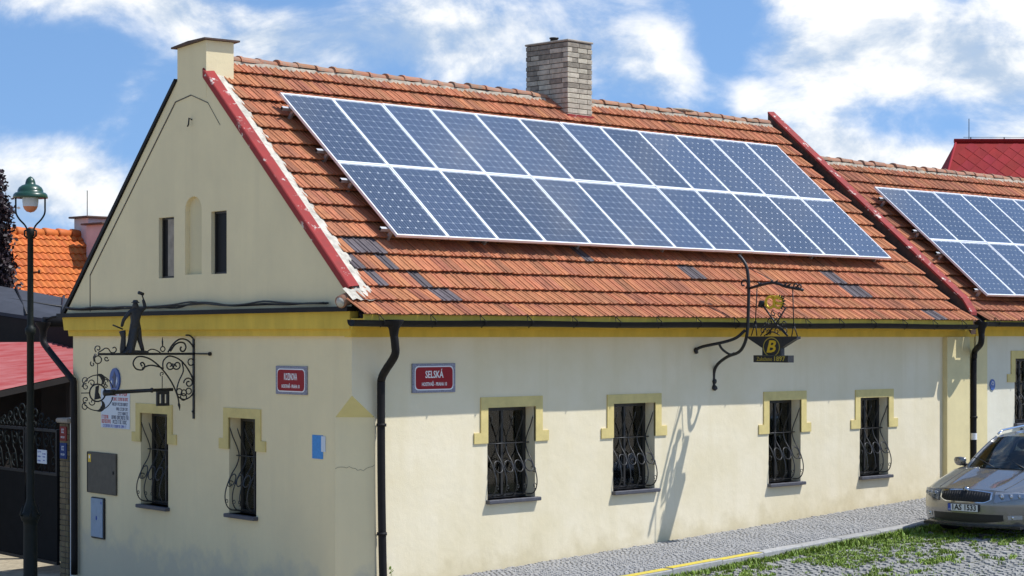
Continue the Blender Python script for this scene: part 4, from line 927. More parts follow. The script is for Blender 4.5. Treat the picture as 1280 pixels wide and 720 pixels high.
iron('scrollwork', [spiral((.98, 3.47), .06, .015, 0, 420, 14), spiral((1.10, 3.44), .05, .012, 180, -220, 14), spiral((1.25, 3.46), .06, .015, 0, 420, 14), spiral((1.40, 3.46), .06, .015, 180, -240, 14), spiral((1.12, 3.60), .06, .015, 90, 480, 14), spiral((1.24, 3.62), .055, .015, 0, -400, 14), spiral((1.18, 3.73), .05, .015, 90, 480, 14), spiral((1.30, 3.72), .045, .015, 0, -400, 14), spiral((1.02, 3.56), .04, .012, 0, 380, 12), spiral((1.38, 3.57), .05, .012, 0, 380, 12), S([(.93, 3.39), (1.05, 3.52), (1.20, 3.56), (1.35, 3.50), (1.46, 3.39)]), S([(1.0, 3.39), (1.15, 3.45), (1.3, 3.40)])], .009, hg, n=4, f=hgf)
iron('crossed_tools', [([(.98, 3.86), (1.10, 3.72), (1.25, 3.55), (1.45, 3.39)], .016), ([(.93, 3.84), (.95, 3.90), (1.03, 3.90)], [.045, .05, .03]), ([(1.42, 3.82), (1.25, 3.60), (1.05, 3.40)], .014)], .012, hg, n=6, f=hgf)
mb = MB()
for a, r in ((1.115, .085), (1.275, .09)):
    mb.tube([hgf(a + r * math.cos(q) * .8, 3.905 + r * math.sin(q), .02 * math.cos(q)) for q in [2 * math.pi * k / 14 for k in range(14)]], .022, 6, closed=True)
mb.tube([hgf(1.15, 4.0), hgf(1.24, 3.98), hgf(1.32, 3.95)], .02, 6); mb.tube([hgf(1.20, 3.90), hgf(1.34, 3.88)], .026, 6); mb.build('gold_wreath', 'gold', hg)
mb = MB()
for k in range(9): q = R(-60 + k * 24); mb.tube([hgf(1.29 + .08 * math.cos(q), 3.90 + .09 * math.sin(q)), hgf(1.29 + .13 * math.cos(q), 3.90 + .13 * math.sin(q))], [.02, .004], 5)
mb.build('leaf_rays', 'black', hg)

# ================================================================ STREET LAMP
lx, ly = -1.345, 5.681; lz = gz(lx, ly) - .16
lamp = empty('street_lamp', (lx, ly, lz), 0, 'dark green street lamp with bell shaded lantern beside the gate', 'street lamp')
H = lambda z: z - lz
mb = MB(); mb.lathe([(.16, 0), (.16, .2), (.125, .26), (.105, .32), (.10, H(.60)), (.105, H(.65)), (.13, H(.68)), (.145, H(.73)), (.145, H(.77)), (.11, H(.80)), (.095, H(.86)), (.075, H(.92)), (.055, H(1.0)), (.052, H(3.4)), (.075, H(3.42)), (.08, H(3.50)), (.055, H(3.52)), (.046, H(3.56)), (.044, H(4.85)), (.06, H(4.86)), (.06, H(4.95)), (.04, H(4.97))], 16); mb.build('pole', 'pole', lamp)
for k in range(6):
    a = R(k * 60); q = MB(); q.tube([(.13 * math.cos(a), .13 * math.sin(a), H(.74)), (.165 * math.cos(a), .165 * math.sin(a), H(.76)), (.12 * math.cos(a), .12 * math.sin(a), H(.9))], [.014, .018, .004], 5); q.build('collar_leaf', 'pole', lamp)
mb = MB(); dirv = (math.cos(R(-45)), math.sin(R(-45)))
for s in (-1, 1):
    prof = [(.02, 4.86), (.07, 5.0), (.16, 5.10), (.21, 5.19), (.215, 5.30), (.215, 5.43)]
    mb.tube(smooth([(dirv[0] * s * r, dirv[1] * s * r, H(z)) for r, z in prof], 4), .014, 6)
    mb.tube([(dirv[0] * s * r, dirv[1] * s * r, H(z)) for r, z in ((.045, 4.95), (.085, 4.93), (.085, 4.86), (.045, 4.83))], .014, 6)
mb.build('fork', 'pole', lamp)
mb = MB(); mb.lathe([(.0, H(5.735)), (.03, H(5.72)), (.058, H(5.69)), (.072, H(5.65)), (.077, H(5.617)), (.125, H(5.60)), (.165, H(5.57)), (.186, H(5.53)), (.188, H(5.50)), (.220, H(5.492)), (.242, H(5.47)), (.252, H(5.44)), (.252, H(5.412)), (.232, H(5.41)), (.19, H(5.43)), (.0, H(5.45))], 24); mb.build('lamp_shade', 'greenlamp', lamp)
mb = MB(); mb.lathe([(.118, H(5.42)), (.118, H(5.36)), (.108, H(5.29))], 18); gl = mb.build('glass_bell', 'lampglass', lamp)
mb = MB(); mb.lathe([(.1085, H(5.292)), (.09, H(5.25)), (.055, H(5.215)), (0, H(5.20))], 18); mb.build('glass_tip', 'lampamber', gl)
mb = MB(); mb.tube([(0, 0, H(4.32)), (.07 * dirv[0] * 2, .07 * dirv[1] * 2, H(4.33))], .010, 5); mb.tube([(.13 * dirv[0], .13 * dirv[1], H(4.31)), (.13 * dirv[0], .13 * dirv[1], H(4.36))], .016, 5); mb.build('ladder_arm', 'pole', lamp)

# ================================================================ GATE, PILLAR
gzb = -.62
gate = empty('yard_gate', gp(8.78, gzb), GRZ, 'dark steel yard gate with solid lower panels and wrought scroll top', 'gate')
def gl3(t, z, o=0.): return (-(t - 8.78), -o, z - gzb)
for k, (t0, t1) in enumerate(((8.80, 10.02), (10.06, 11.35))):
    mb = MB(); mb.box(gl3(t1, -.36, .02), gl3(t0, 1.06, -.02)); lf = mb.build('gate_leaf', 'gatep', gate)
    mb = MB()
    for a, b, c, d in ((t0, t1, 1.06, 1.105), (t0, t1, 1.785, 1.83), (t0, t0 + .045, 1.105, 1.785), (t1 - .045, t1, 1.105, 1.785)): mb.box(gl3(b, c, .03), gl3(a, d, -.03))
    mb.build('frame', 'black', lf)
    mb = MB(); mb.box(gl3(t1, -.42, .03), gl3(t0, -.365, -.03)); mb.build('bottom_rail', 'black', lf)
    mb = MB(); rnd = random.Random(k)
    for i in range(4):
        cx = t0 + .17 + i * .29
        for (cz2, sgn_) in ((1.62, 1), (1.28, -1)):
            mb.tube([gl3(a, b) for a, b in spiral((cx, cz2), .13, .03, 90 * sgn_, 90 * sgn_ + 400 * (1 if i % 2 else -1), 18)], .013, 5)
        mb.tube([gl3(a, b) for a, b in [tuple(v[:2]) for v in smooth([(cx - .13, 1.10, 0), (cx - .04, 1.4, 0), (cx + .06, 1.5, 0), (cx + .12, 1.78, 0)], 4)]], .011, 5)
    mb.build('scroll_panel', 'pole', lf)
    mb = MB()
    for i in range(5):
        f_ = i / 4 if k == 0 else 1 - i / 4; hgt = .12 + .34 * f_; cx = t0 + .12 + i * .25
        mb.tube([gl3(a, b) for a, b in spiral((cx, 1.83 + hgt * .62), hgt * .38, .02, -80, 330, 18)], .013, 5); mb.tube([gl3(cx, 1.83), gl3(cx, 1.83 + hgt * .28)], .013, 5)
        mb.tube([gl3(a, b) for a, b in spiral((cx + .1, 1.92), .07, .02, -80, 330, 12)], .010, 5)
    mb.build('crest', 'pole', lf)
no = MB(); no.box((-.18, -.012, -.115), (.18, -.002, .115)); nn = no.build('gate_notice', 'poster'); nn.location = gp(9.33, 1.36, .035); nn.rotation_euler = (0, 0, GRZ); tag(nn, 'white two page paper notice tied to the scrolls of the gate', 'notice')
words(nn, -.0125, [(-.16, -.03, .08, .026, 'print_b'), (-.16, -.03, .0, .026, 'print_b'), (-.16, -.03, -.07, .026, 'print_b'), (.02, .16, .05, .02, 'print_b'), (.03, .15, .0, .02, 'print_b'), (.05, .13, -.06, .02, 'print_b')])
pil = empty('gate_pillar', gp(8.74, gzb), GRZ, 'brown brick gate pillar with a stone cap next to the house corner', 'pillar')
mb = MB(); mb.box((.012, .012, -.1), (.308, .308, 2.56)); mb.build('core', 'joint', pil)
bond(pil, .32, .32, 29, .0885, .205, .10, lambda c, n, r: 'brickg')
mb = MB(); mb.bbox((-.05, -.05, 2.57), (.37, .37, 2.65), .02); mb.build('cap', 'cap', pil)
mb = MB(); mb.prism([(8.26, -1), (8.405, -1), (8.405, 2.05), (8.26, 2.05)], lambda u, v, d: gp(u, v, d), -.1, -.02); o = mb.build('wall_strip', 'whitewall', house)
for (nm, z, h_, m, lab) in (('number_plate', 1.775, .24, 'plate_r', 'red number plate on the brick gate pillar above the blue one'), ('number_plate', 1.49, .26, 'plate_b', 'blue number plate on the brick gate pillar below the red one')):
    q = MB(); q.bbox((-.12, -.02, -h_ / 2), (.12, -.003, h_ / 2), .004); o = q.build(nm, m); o.location = gp(8.58, z, .002); o.rotation_euler = (0, 0, GRZ); tag(o, lab, 'plate')
    words(o, -.0205, [(-.05, .06, .045, .07, 'poster'), (-.08, .08, -.06, .03, 'poster')])

# ================================================================ YARD BUILDINGS behind the gate
sh = empty('yard_shed', (1.2, 11.2, gz(1.2, 11.2) - .16), 0, 'open yard shed with faded red corrugated sheet roof behind the gate', 'shed')
so_ = Vector(sh.location)
A_, B_, C_, D_ = Vector((.30, 11.05, 2.27)), Vector((3.27, 11.67, 2.70)), Vector((4.75, 13.85, 3.27)), Vector((1.75, 14.45, 3.27))
mb = MB(); nu, nv = 46, 6; vs = []
for j in range(nu + 1):
    f_ = j / nu; a = A_.lerp(D_, f_); b = B_.lerp(C_, f_)
    for i in range(nv + 1): p = a.lerp(b, i / nv) - so_; vs.append((p.x, p.y, p.z + .018 * math.sin(j * math.pi)) if False else (p.x, p.y, p.z + (.016 if j % 2 else -.016)))
mb.add(vs, [(j * (nv + 1) + i, j * (nv + 1) + i + 1, (j + 1) * (nv + 1) + i + 1, (j + 1) * (nv + 1) + i) for j in range(nu) for i in range(nv)], 0, True); mb.build('roof', 'redsheet', sh, fix=False)
mb = MB()
mb.add([tuple(A_ - so_ + Vector((0, 0, -.03))), tuple(B_ - so_ + Vector((0, 0, -.03))), tuple(B_ - so_ + Vector((0, 0, -.14))), tuple(A_ - so_ + Vector((0, 0, -.14)))], [(0, 1, 2, 3)]); mb.build('fascia', 'darkwood', sh)
mb = MB(); g0 = -1.0
for p in (A_, B_, C_, D_): q = p - so_; mb.box((q.x - .06, q.y - .06 + .1, g0 + .9), (q.x + .06, q.y + .06 + .1, q.z - .02))
mb.build('post', 'darkwood', sh)
mb = MB(); c_ = C_ - so_; d_ = D_ - so_
mb.add([(d_.x - 2.5, d_.y + .3, -.1), (c_.x + 1, c_.y + .1, -.1), (c_.x + 1, c_.y + .1, c_.z - .04), (d_.x - 2.5, d_.y + .3, d_.z - .04)], [(0, 1, 2, 3)])
mb.add([(c_.x + .3, c_.y, -.1), (2.6, -1.5, -.1), (2.6, -1.5, 2.9), (c_.x + .3, c_.y, c_.z - .04)], [(0, 1, 2, 3)]); mb.build('back_wall', 'darkwood', sh)  # dark wall added so the yard behind the gate falls into shade
gr = empty('grey_roofed_shed', (4.6, 15.4, gz(4.6, 15) - .16), 0, 'yard building with dark grey sheet roof and black battens', 'shed')
go = Vector(gr.location)
qa = [Vector((4.0, 19.6, 4.86)), Vector((5.95, 15.15, 4.07)), Vector((4.45, 13.2, 3.62)), Vector((3.3, 16.6, 4.05))]
mb = MB(); mb.add([tuple(p - go) for p in qa] + [tuple(p - go - Vector((0, 0, .07))) for p in qa], [(0, 1, 2, 3), (7, 6, 5, 4), (0, 4, 5, 1), (1, 5, 6, 2), (2, 6, 7, 3), (3, 7, 4, 0)]); rg = mb.build('roof', 'greysheet', gr)
for f_ in (.36, .62, .86):
    mb = MB(); a = qa[0].lerp(qa[1], f_) - go + Vector((0, 0, .03)); b = qa[3].lerp(qa[2], f_) - go + Vector((0, 0, .03)); mb.tube([a, b], .03, 4); mb.build('batten', 'black', rg)
mb = MB(); a = qa[0].lerp(qa[3], .6) - go + Vector((0, 0, .03)); b = qa[1].lerp(qa[2], .45) - go + Vector((0, 0, .03)); mb.tube([a, b], .025, 4); mb.build('seam', 'black', rg)
mb = MB()
pts = [(qa[i] - go) for i in range(4)]
for i in range(4):
    a, b = pts[i], pts[(i + 1) % 4]; mb.add([(a.x, a.y, 0), (b.x, b.y, 0), (b.x, b.y, b.z - .08), (a.x, a.y, a.z - .08)], [(0, 1, 2, 3)])
mb.build('wall', 'darkwood', gr)

# orange roofed neighbour
nb = empty('orange_roofed_house', (9, 19, -.5), 0, 'neighbour house with bright orange pantile roof behind the yard', 'house')
RY, RZ = 21.6, 5.80; X0, X1 = 2.0, 16.0; EY = 17.2; EZ = RZ - (RY - EY) * .95
mb = MB(); mb.box((X0 + .3, EY + .4, -1), (X1 - .3, 25.6, EZ + .1)); o = mb.build('wall', 'whitewall', nb); o.location = -Vector(nb.location)
mb = MB(); mb.add([(X0 + .3, EY + .4, EZ), (X0 + .3, 25.6, EZ), (X0 + .3, RY, RZ - .1)], [(0, 1, 2)]); mb.add([(X1 - .3, EY + .4, EZ), (X1 - .3, 25.6, EZ), (X1 - .3, RY, RZ - .1)], [(0, 1, 2)]); o = mb.build('gable', 'whitewall', nb); o.location = -Vector(nb.location)
mb = MB(); mb.add([(X0, EY, EZ), (X1, EY, EZ), (X1, RY, RZ - .04), (X0, RY, RZ - .04), (X1, 26, EZ), (X0, 26, EZ)], [(0, 1, 2, 3), (3, 2, 4, 5)]); rf = mb.build('roof', 'under', nb); rf.location = -Vector(nb.location)
mb = MB(); pp = math.atan(.95); ln = math.hypot(RY - EY, RZ - EZ); nr = int(ln / .235); rnd = random.Random(12)
for r in range(nr):
    y = EY + (RY - EY) * r / nr; z = EZ + (RZ - EZ) * r / nr + .02
    x = X0
    while x < X1:
        mt = Matrix.Translation((x, y, z)) @ Matrix.Rotation(pp, 4, 'X'); pf = [(0, .022), (.035, .04), (.07, .03), (.10, .010), (.14, .006), (.165, .022)]
        n = len(pf); vs = [mt @ Vector((a, 0, .03 + b)) for a, b in pf] + [mt @ Vector((a, .26, b)) for a, b in pf] + [mt @ Vector((a, .002, b - .01)) for a, b in pf]
        mb.add(vs, [(i, i + 1, n + i + 1, n + i) for i in range(n - 1)] + [(2 * n + i, 2 * n + i + 1, i + 1, i) for i in range(n - 1)]); x += .165
tag(mb.build('roof_tiles', 'orange', rf, fix=False), kind='stuff')
mb = MB(); x = X0
while x < X1: mb.tube([(x, RY, RZ + .03), (x + .05, RY, RZ + .035), (x + .4, RY, RZ + .02)], [.13, .13, .105], 8); x += .38
tag(mb.build('ridge_tiles', 'orange', rf, fix=False), kind='stuff')
for (cx, cy, w, d, top, base) in ((9.83, 21.2, .55, .6, 6.22, 5.0), (9.62, 20.25, .62, .7, 6.02, 4.2)):
    mb = MB(); mb.box((cx, cy, base), (cx + w, cy + d, top)); o = mb.build('chimney', 'bouncewall', nb); o.location = -Vector(nb.location)
    mb = MB(); mb.bbox((cx - .1, cy - .1, top + .002), (cx + w + .1, cy + d + .1, top + .05), .01); mb.build('cap', 'rust', o)
mb = MB(); mb.tube([(10.0, 21.5, 6.27), (10.0, 21.5, 6.9)], .012, 4); o = mb.build('lightning_rod', 'pole', nb); o.location = -Vector(nb.location)

# red shingled house far right
rr_ = empty('red_shingled_house', (31, 11, .8), R(-45), 'house with red diamond shingle roof rising behind the adjoining house', 'house')
rx, rz = 14.0, 8.63 - .8
o0 = Vector((29.81, 9.89, .8)) - Vector((31, 11, .8)); o0 = Matrix.Rotation(R(45), 3, 'Z') @ o0   # ridge end in local axes
RX0, RYL = o0.x, o0.y; sl = 1.25; dpt = 4.2
mb = MB(); mb.box((RX0 - 1.6, RYL - dpt + .4, -1), (RX0 + rx, RYL + dpt, rz - sl * dpt + .2)); mb.build('wall', 'whitewall', rr_)
hipx = RX0 - 2.2
mb = MB(); zb = rz - sl * dpt
mb.add([(hipx, RYL - dpt, zb), (RX0 + rx, RYL - dpt, zb), (RX0 + rx, RYL, rz), (RX0, RYL, rz), (RX0 + rx, RYL + dpt, zb), (hipx, RYL + dpt, zb)], [(0, 1, 2, 3), (3, 2, 4, 5), (0, 3, 5)]); rf = mb.build('roof', 'redshingle', rr_)
dm = MB(); a = .20; dm.add([(0, -a * 1.1, .012), (a, 0, .010), (0, a * 1.1, .002), (-a, 0, .010), (0, -a * 1.1, -.006), (a, 0, -.006), (-a, 0, -.006)], [(0, 1, 2, 3), (4, 5, 1, 0), (6, 4, 0, 3)]); dme = dm.mesh('shingle', 'redshingle', fix=False)
p_ = math.atan(sl); slen = dpt / math.cos(p_); cnt = 0
for r in range(10):
    s_ = r * a * 1.1 + .22; y = RYL - s_ * math.cos(p_); z = rz - s_ * math.sin(p_)
    edge = RX0 + (hipx - RX0) * (s_ * math.cos(p_) / dpt)
    for k in range(12):
        x = RX0 - 1.2 + k * 2 * a + (a if r % 2 else 0)
        if x - a < edge: continue
        o = link('shingle', dme, rf); o.location = (x, y, z); o.rotation_euler = (p_, 0, 0); o.scale = (.96, .96, 1)
mb = MB(); mb.tube([(RX0 - .05, RYL, rz + .02), (RX0 + rx, RYL, rz + .02)], .06, 6); mb.tube([(RX0, RYL, rz), (hipx, RYL - dpt, zb)], .035, 5); mb.build('ridge_cap', 'redshingle', rf)
mb = MB(); mb.tube([(RX0 + .35, RYL, rz), (RX0 + .35, RYL, rz + .62)], .01, 4); mb.tube([(RX0 + .2, RYL, rz + .12), (RX0 + rx, RYL, rz + .1)], .006, 4)
for k in range(8): mb.tube([(RX0 + .4 + k * .9, RYL, rz), (RX0 + .4 + k * .9, RYL, rz + .12)], .015, 4)
mb.build('lightning_rod', 'pole', rf)

# ================================================================ PURPLE TREE
tx, ty = 5.20, 17.62; tz = -.8
tree = empty('copper_beech', (tx, ty, tz), 0, 'dark purple weeping beech tree beside the orange roof', 'tree')
mb = MB(); rnd = random.Random(21)
mb.tube(smooth([(0, 0, 0), (.05, 0, 2), (-.05, .1, 4), (.02, 0, 6), (.0, 0, 7.45)], 4), [.16 - .14 * i / 16 for i in range(17)], 7)
strands = []
for k in range(46):
    a = rnd.uniform(0, 6.28); z0 = rnd.uniform(4.2, 7.5); rr = (.10 + .62 * (7.6 - z0) / 3.4) * rnd.uniform(.5, 1.1); L_ = rnd.uniform(1.2, 3.4)
    p = [(0, 0, z0 - .25), (rr * .5 * math.cos(a), rr * .5 * math.sin(a), z0 + .08), (rr * math.cos(a), rr * math.sin(a), z0 - .25), (rr * 1.12 * math.cos(a), rr * 1.12 * math.sin(a), max(.8, z0 - L_))]
    pts = smooth(p, 5); strands.append(pts); mb.tube(pts, [.022 - .017 * i / (len(pts) - 1) for i in range(len(pts))], 4)
mb.build('trunk', 'bark', tree)
mb = MB()
for pts in strands:
    for s in range(3, len(pts) - 1):
        for k in range(16):
            p = pts[s].lerp(pts[s + 1], rnd.random()) + Vector((rnd.gauss(0, .10), rnd.gauss(0, .10), rnd.gauss(0, .08)))
            u = Vector((rnd.gauss(0, 1), rnd.gauss(0, 1), rnd.gauss(0, .5))).normalized() * .055; v = Vector((rnd.gauss(0, .6), rnd.gauss(0, .6), -1)).normalized() * .085
            mb.add([p - u * .2, p + u + v * .5, p + v, p - u + v * .5], [(0, 1, 2, 3)])
for k in range(500):
    z = rnd.uniform(5.2, 7.75); r = .12 + .1 * (7.6 - z); p = Vector((rnd.gauss(0, r * .6), rnd.gauss(0, r * .6), z))
    u = Vector((rnd.gauss(0, 1), rnd.gauss(0, 1), rnd.gauss(0, .5))).normalized() * .055; v = Vector((rnd.gauss(0, .6), rnd.gauss(0, .6), -1)).normalized() * .085
    mb.add([p - u * .2, p + u + v * .5, p + v, p - u + v * .5], [(0, 1, 2, 3)])
mb.build('crown', 'purple', tree, fix=False)
# ================================================================ PARKED CAR
M['paint'] = mat('beige_silver_paint', (.235, .228, .215), .26, metal=.7, coat=1.0)
M['chrome'] = mat('chrome', (.75, .76, .78), .12, metal=1.)
M['blackp'] = mat('black_plastic', (.012, .012, .013), .5)
M['tyre'] = mat('tyre_rubber', (.015, .015, .016), .8)
M['lampdark'] = mat('headlamp_inside', (.40, .42, .45), .3, metal=.5)
M['seat'] = mat('dark_seat_cloth', (.03, .03, .034), .9)
M['plateblue'] = mat('plate_blue', (.02, .06, .35), .4)
M['platew'] = mat('plate_white', (.68, .69, .68), .45)
M['ink'] = mat('plate_ink', (.01, .01, .012), .5)
cx0, cy0 = 9.55, -3.28
car = empty('parked_car', (cx0, cy0, gz(cx0, cy0) - .10), 0, 'beige silver estate car parked by the kerb on the grassy cobbles', 'car')
car.rotation_euler = (0, -math.atan(.0385), R(2))
def lerp_tab(t, x):
    for (a, b), (c, d) in zip(t, t[1:]):
        if x <= c: return b + (d - b) * max(0, (x - a) / (c - a))
    return t[-1][1]
ZP = [(.16, .10), (.22, .045), (.30, .015), (.42, .0), (.55, .0), (.62, .018), (.70, .05), (.78, .12)]
def xf(y, z): return .36 * (abs(y) / .9) ** 2.7 + lerp_tab(ZP, z)
def ztop(y): return .765 - .055 * (abs(y) / .88) ** 2
mb = MB(); ny, nz = 36, 14; vs = []
for j in range(nz + 1):
    for i in range(ny + 1):
        y = -.88 + 1.76 * i / ny; z = .19 + (ztop(y) - .19) * j / nz; vs.append((xf(y, z), y, z))
mb.add(vs, [(j * (ny + 1) + i, j * (ny + 1) + i + 1, (j + 1) * (ny + 1) + i + 1, (j + 1) * (ny + 1) + i) for j in range(nz) for i in range(ny)], 0, True)
bumper = mb.build('front_bumper', 'paint', car)
def stn(x, w, zb, zt): return [(x, w * .97, .20), (x, w, .38), (x, w, .60), (x, w * .985, zb), (x, w * .88, zb + (zt - zb) * .55), (x, w * .66, zt - .028), (x, w * .46, zt - .004), (x, w * .42, zt - .012), (x, 0, zt)]
bd = [(.86, .20), (.875, .38), (.875, .58), (.86, ztop(.86)), (.74, ztop(.74)), (.56, ztop(.56)), (.41, ztop(.41) + .004), (.37, ztop(.37)), (0, ztop(0))]
ST = [[(xf(y, z) - .0, y, z) for y, z in bd], stn(.62, .895, .765, .865), stn(.95, .905, .835, .945), stn(1.28, .908, .90, 1.0), stn(1.9, .908, .93, 1.0), stn(3.0, .908, .95, 1.0), stn(4.0, .90, .97, 1.01), stn(4.55, .87, .98, 1.01), stn(4.74, .83, .96, .99), [(4.84, .74 * k, z) for k, z in ((1, .24), (1, .4), (1, .6), (.98, .8), (.9, .88), (.7, .9), (.5, .9), (.45, .9), (0, .9))]]
cols_ = [smooth([s[j] for s in ST], 5) for j in range(9)]
grid = [smooth([c[i] for c in cols_], 2) for i in range(len(cols_[0]))]
for k in range(5):   # keep the joint to the bumper exact
    pass
mb = MB(); m_ = len(grid[0])
for s in (1, -1):
    vs = [(p.x, p.y * s, p.z) for r_ in grid for p in r_]
    mb.add(vs, [(i * m_ + j, i * m_ + j + 1, (i + 1) * m_ + j + 1, (i + 1) * m_ + j) for i in range(len(grid) - 1) for j in range(m_ - 1)], 0, True)
r_ = grid[-1]; mb.add([(p.x, p.y, p.z) for p in r_] + [(p.x, -p.y, p.z) for p in reversed(r_)], [tuple(range(2 * len(r_)))])
mb.build('body', 'paint', car)
for s in (1, -1):
    q = MB(); q.tube([(p.x, p.y * s, p.z + .001) for p in cols_[5][1:16]], .005, 4); q.build('bonnet_shut_line', 'blackp', car)
mb = MB(); mb.box((.2, -.84, .17), (4.7, .84, .21)); mb.build('underbody', 'blackp', car)
# glasshouse
bl = [(1.10, 0, .995), (1.16, .38, .985), (1.34, .71, .955), (1.9, .865, .955), (3.0, .875, .97), (4.1, .85, .99), (4.60, .70, 1.0), (4.70, 0, 1.01)]
tl = [(1.90, 0, 1.435), (1.93, .30, 1.43), (2.02, .565, 1.395), (2.35, .625, 1.425), (3.0, .635, 1.455), (3.9, .61, 1.44), (4.28, .53, 1.41), (4.36, 0, 1.42)]
def gh(i0, i1, name, m, inset=0., parent=None):
    for s in (1, -1):
        mb = MB(); n = 5; vs = []
        seg = list(range(i0, i1 + 1))
        for k in range(n + 1):
            f_ = k / n; bul = .03 * math.sin(math.pi * f_)
            for i in seg:
                a, b = Vector(bl[i]), Vector(tl[i]); p = a.lerp(b, f_); o_ = Vector((p.x - 2.9, p.y * 2.2, 0)).normalized(); p = p + o_ * (bul + inset); vs.append((p.x, p.y * s, p.z))
        w_ = len(seg); mb.add(vs, [(k * w_ + i, k * w_ + i + 1, (k + 1) * w_ + i + 1, (k + 1) * w_ + i) for k in range(n) for i in range(w_ - 1)], 0, True)
        yield mb
mb = MB()
for q in gh(0, 2, '', ''): mb.add(q.v, q.f, 0, True)
mb.build('windscreen', 'carglass', car)
for nm, a, b in (('side_window', 2, 5), ):
    for q in gh(a, b, '', ''): q.build(nm, 'carglass', car)
mb = MB()
for q in gh(5, 7, '', ''): mb.add(q.v, q.f, 0, True)
mb.build('rear_window', 'carglass', car)
mb = MB(); rt = [Vector(p) for p in tl]; ring = [(p.x, p.y, p.z) for p in rt] + [(p.x, -p.y, p.z) for p in reversed(rt[1:-1])]
n = len(ring); vs = ring + [(2.9 + (p[0] - 2.9) * .72, p[1] * .72, p[2] + .035) for p in ring] + [(2.95, 0, 1.505)]
mb.add(vs, [(i, (i + 1) % n, (i + 1) % n + n, i + n) for i in range(n)] + [(i + n, (i + 1) % n + n, 2 * n) for i in range(n)], 0, True); mb.build('car_roof', 'paint', car)
for s in (1, -1):
    f3 = lambda p: (p[0], p[1] * s, p[2])
    for nm, i, off in (('windscreen_pillar', 2, 0), ('door_pillar', 4, .0), ('rear_pillar', 5, 0), ('tail_pillar', 6, 0)):
        a, b = Vector(bl[i]), Vector(tl[i]); o_ = lambda p: p + Vector((p.x - 2.9, p.y * 2.2, 0)).normalized() * .03
        pts = [f3(a.lerp(b, k / 5) + Vector((a.lerp(b, k / 5).x - 2.9, a.y * 2.2, 0)).normalized() * .03 * math.sin(math.pi * k / 5)) for k in range(6)]
        q = MB(); q.tube(pts, .035, 6); q.build(nm, 'paint' if i != 4 else 'blackp', car)
    q = MB(); q.tube([f3((x, .60 + (.012 if .1 else 0), z)) for x, z in ((2.15, 1.44), (2.3, 1.49), (3.0, 1.515), (3.9, 1.50), (4.1, 1.44))], .018, 6); q.build('roof_rail', 'chrome', car)
    # mirrors
    q = MB(); prof = [(.0, -.075), (.045, -.06), (.07, -.02), (.075, .03), (.06, .065), (0, .075)]
    q.lathe(prof, 14); mo = q.build('door_mirror', 'paint', car); mo.location = (1.62, s * 1.01, 1.02); mo.scale = (.75, 1.5, 1.0)
    q = MB(); q.tube([(0, 0, -.03), (.02, -s * .08, -.06)], .03, 6); ms = q.build('mirror_arm', 'blackp', mo)
    # wheels
    for xw in (.95, 3.72):
        q = MB(); q.lathe([(.20, -.11), (.30, -.11), (.325, -.08), (.325, .08), (.30, .11), (.20, .11)], 28); wt = q.build('wheel', 'tyre', car); wt.location = (xw, s * .80, .325); wt.rotation_euler = (R(90), 0, 0)
        q = MB(); q.lathe([(.0, .07), (.05, .075), (.06, .06)], 16); q.lathe([(.19, .06), (.205, .095), (.195, .105)], 24)
        for k in range(7):
            a = 2 * math.pi * k / 7; c, d = math.cos(a), math.sin(a)
            for sg in (-1,): q.add([(c * .05 - d * .02, d * .05 + c * .02, .085), (c * .2 - d * .03, d * .2 + c * .03, .085), (c * .2 + d * .03, d * .2 - c * .03, .085), (c * .05 + d * .02, d * .05 - c * .02, .085)], [(0, 1, 2, 3)])
        q.lathe([(0, .03), (.19, .03)], 20); rm = q.build('rim', 'rail', wt)
        if s > 0: rm.rotation_euler = (R(180), 0, 0)
        q = MB(); pts = [(xw + .36 * math.cos(R(a)), s * .905, .325 + .36 * math.sin(R(a))) for a in range(-10, 191, 10)]
        vs = []
        for (r2, yy) in ((.375, .9), (.36, .912), (.0, .905)):
            vs += [(xw + r2 * math.cos(R(a)), s * yy, max(.2, .325 + r2 * math.sin(R(a)))) for a in range(-20, 201, 10)]
        nn_ = len(vs) // 3; q.add(vs, [(k * nn_ + i, k * nn_ + i + 1, (k + 1) * nn_ + i + 1, (k + 1) * nn_ + i) for k in range(2) for i in range(nn_ - 1)]); q.build('wheel_arch', 'blackp', car)
def patch(name, y0, y1, lo, hi, off, m, parent, ny=14, nz=4):
    q = MB(); vs = []
    for j in range(nz + 1):
        for i in range(ny + 1):
            y = y0 + (y1 - y0) * i / ny; z = lo(y) + (hi(y) - lo(y)) * j / nz; vs.append((xf(y, z) - off, y, z))
    q.add(vs, [(j * (ny + 1) + i, j * (ny + 1) + i + 1, (j + 1) * (ny + 1) + i + 1, (j + 1) * (ny + 1) + i) for j in range(nz) for i in range(ny)], 0, True)
    b = len(q.v); rim = [i for i in range(ny + 1)] + [j * (ny + 1) + ny for j in range(1, nz + 1)] + [nz * (ny + 1) + i for i in range(ny - 1, -1, -1)] + [j * (ny + 1) for j in range(nz - 1, 0, -1)]
    vv = [q.v[i] for i in rim] + [(q.v[i][0] + off + .01, q.v[i][1], q.v[i][2]) for i in rim]; k = len(rim); q.add(vv, [(i, (i + 1) % k, (i + 1) % k + k, i + k) for i in range(k)])
    return q.build(name, m, parent)
sm_ = lambda a, b, y: a + (b - a) * max(0, min(1, y))
g_lo = lambda y: .580 + .05 * max(0, (abs(y) - .32) / .12) ** 1.5; g_hi = lambda y: .745 - .03 * (abs(y) / .42) ** 2
patch('grille_surround', -.445, .445, lambda y: g_lo(y) - .014, lambda y: g_hi(y) + .014, .012, 'chrome', bumper, 24)
gr_ = patch('grille', -.42, .42, g_lo, g_hi, .018, 'blackp', bumper, 24)
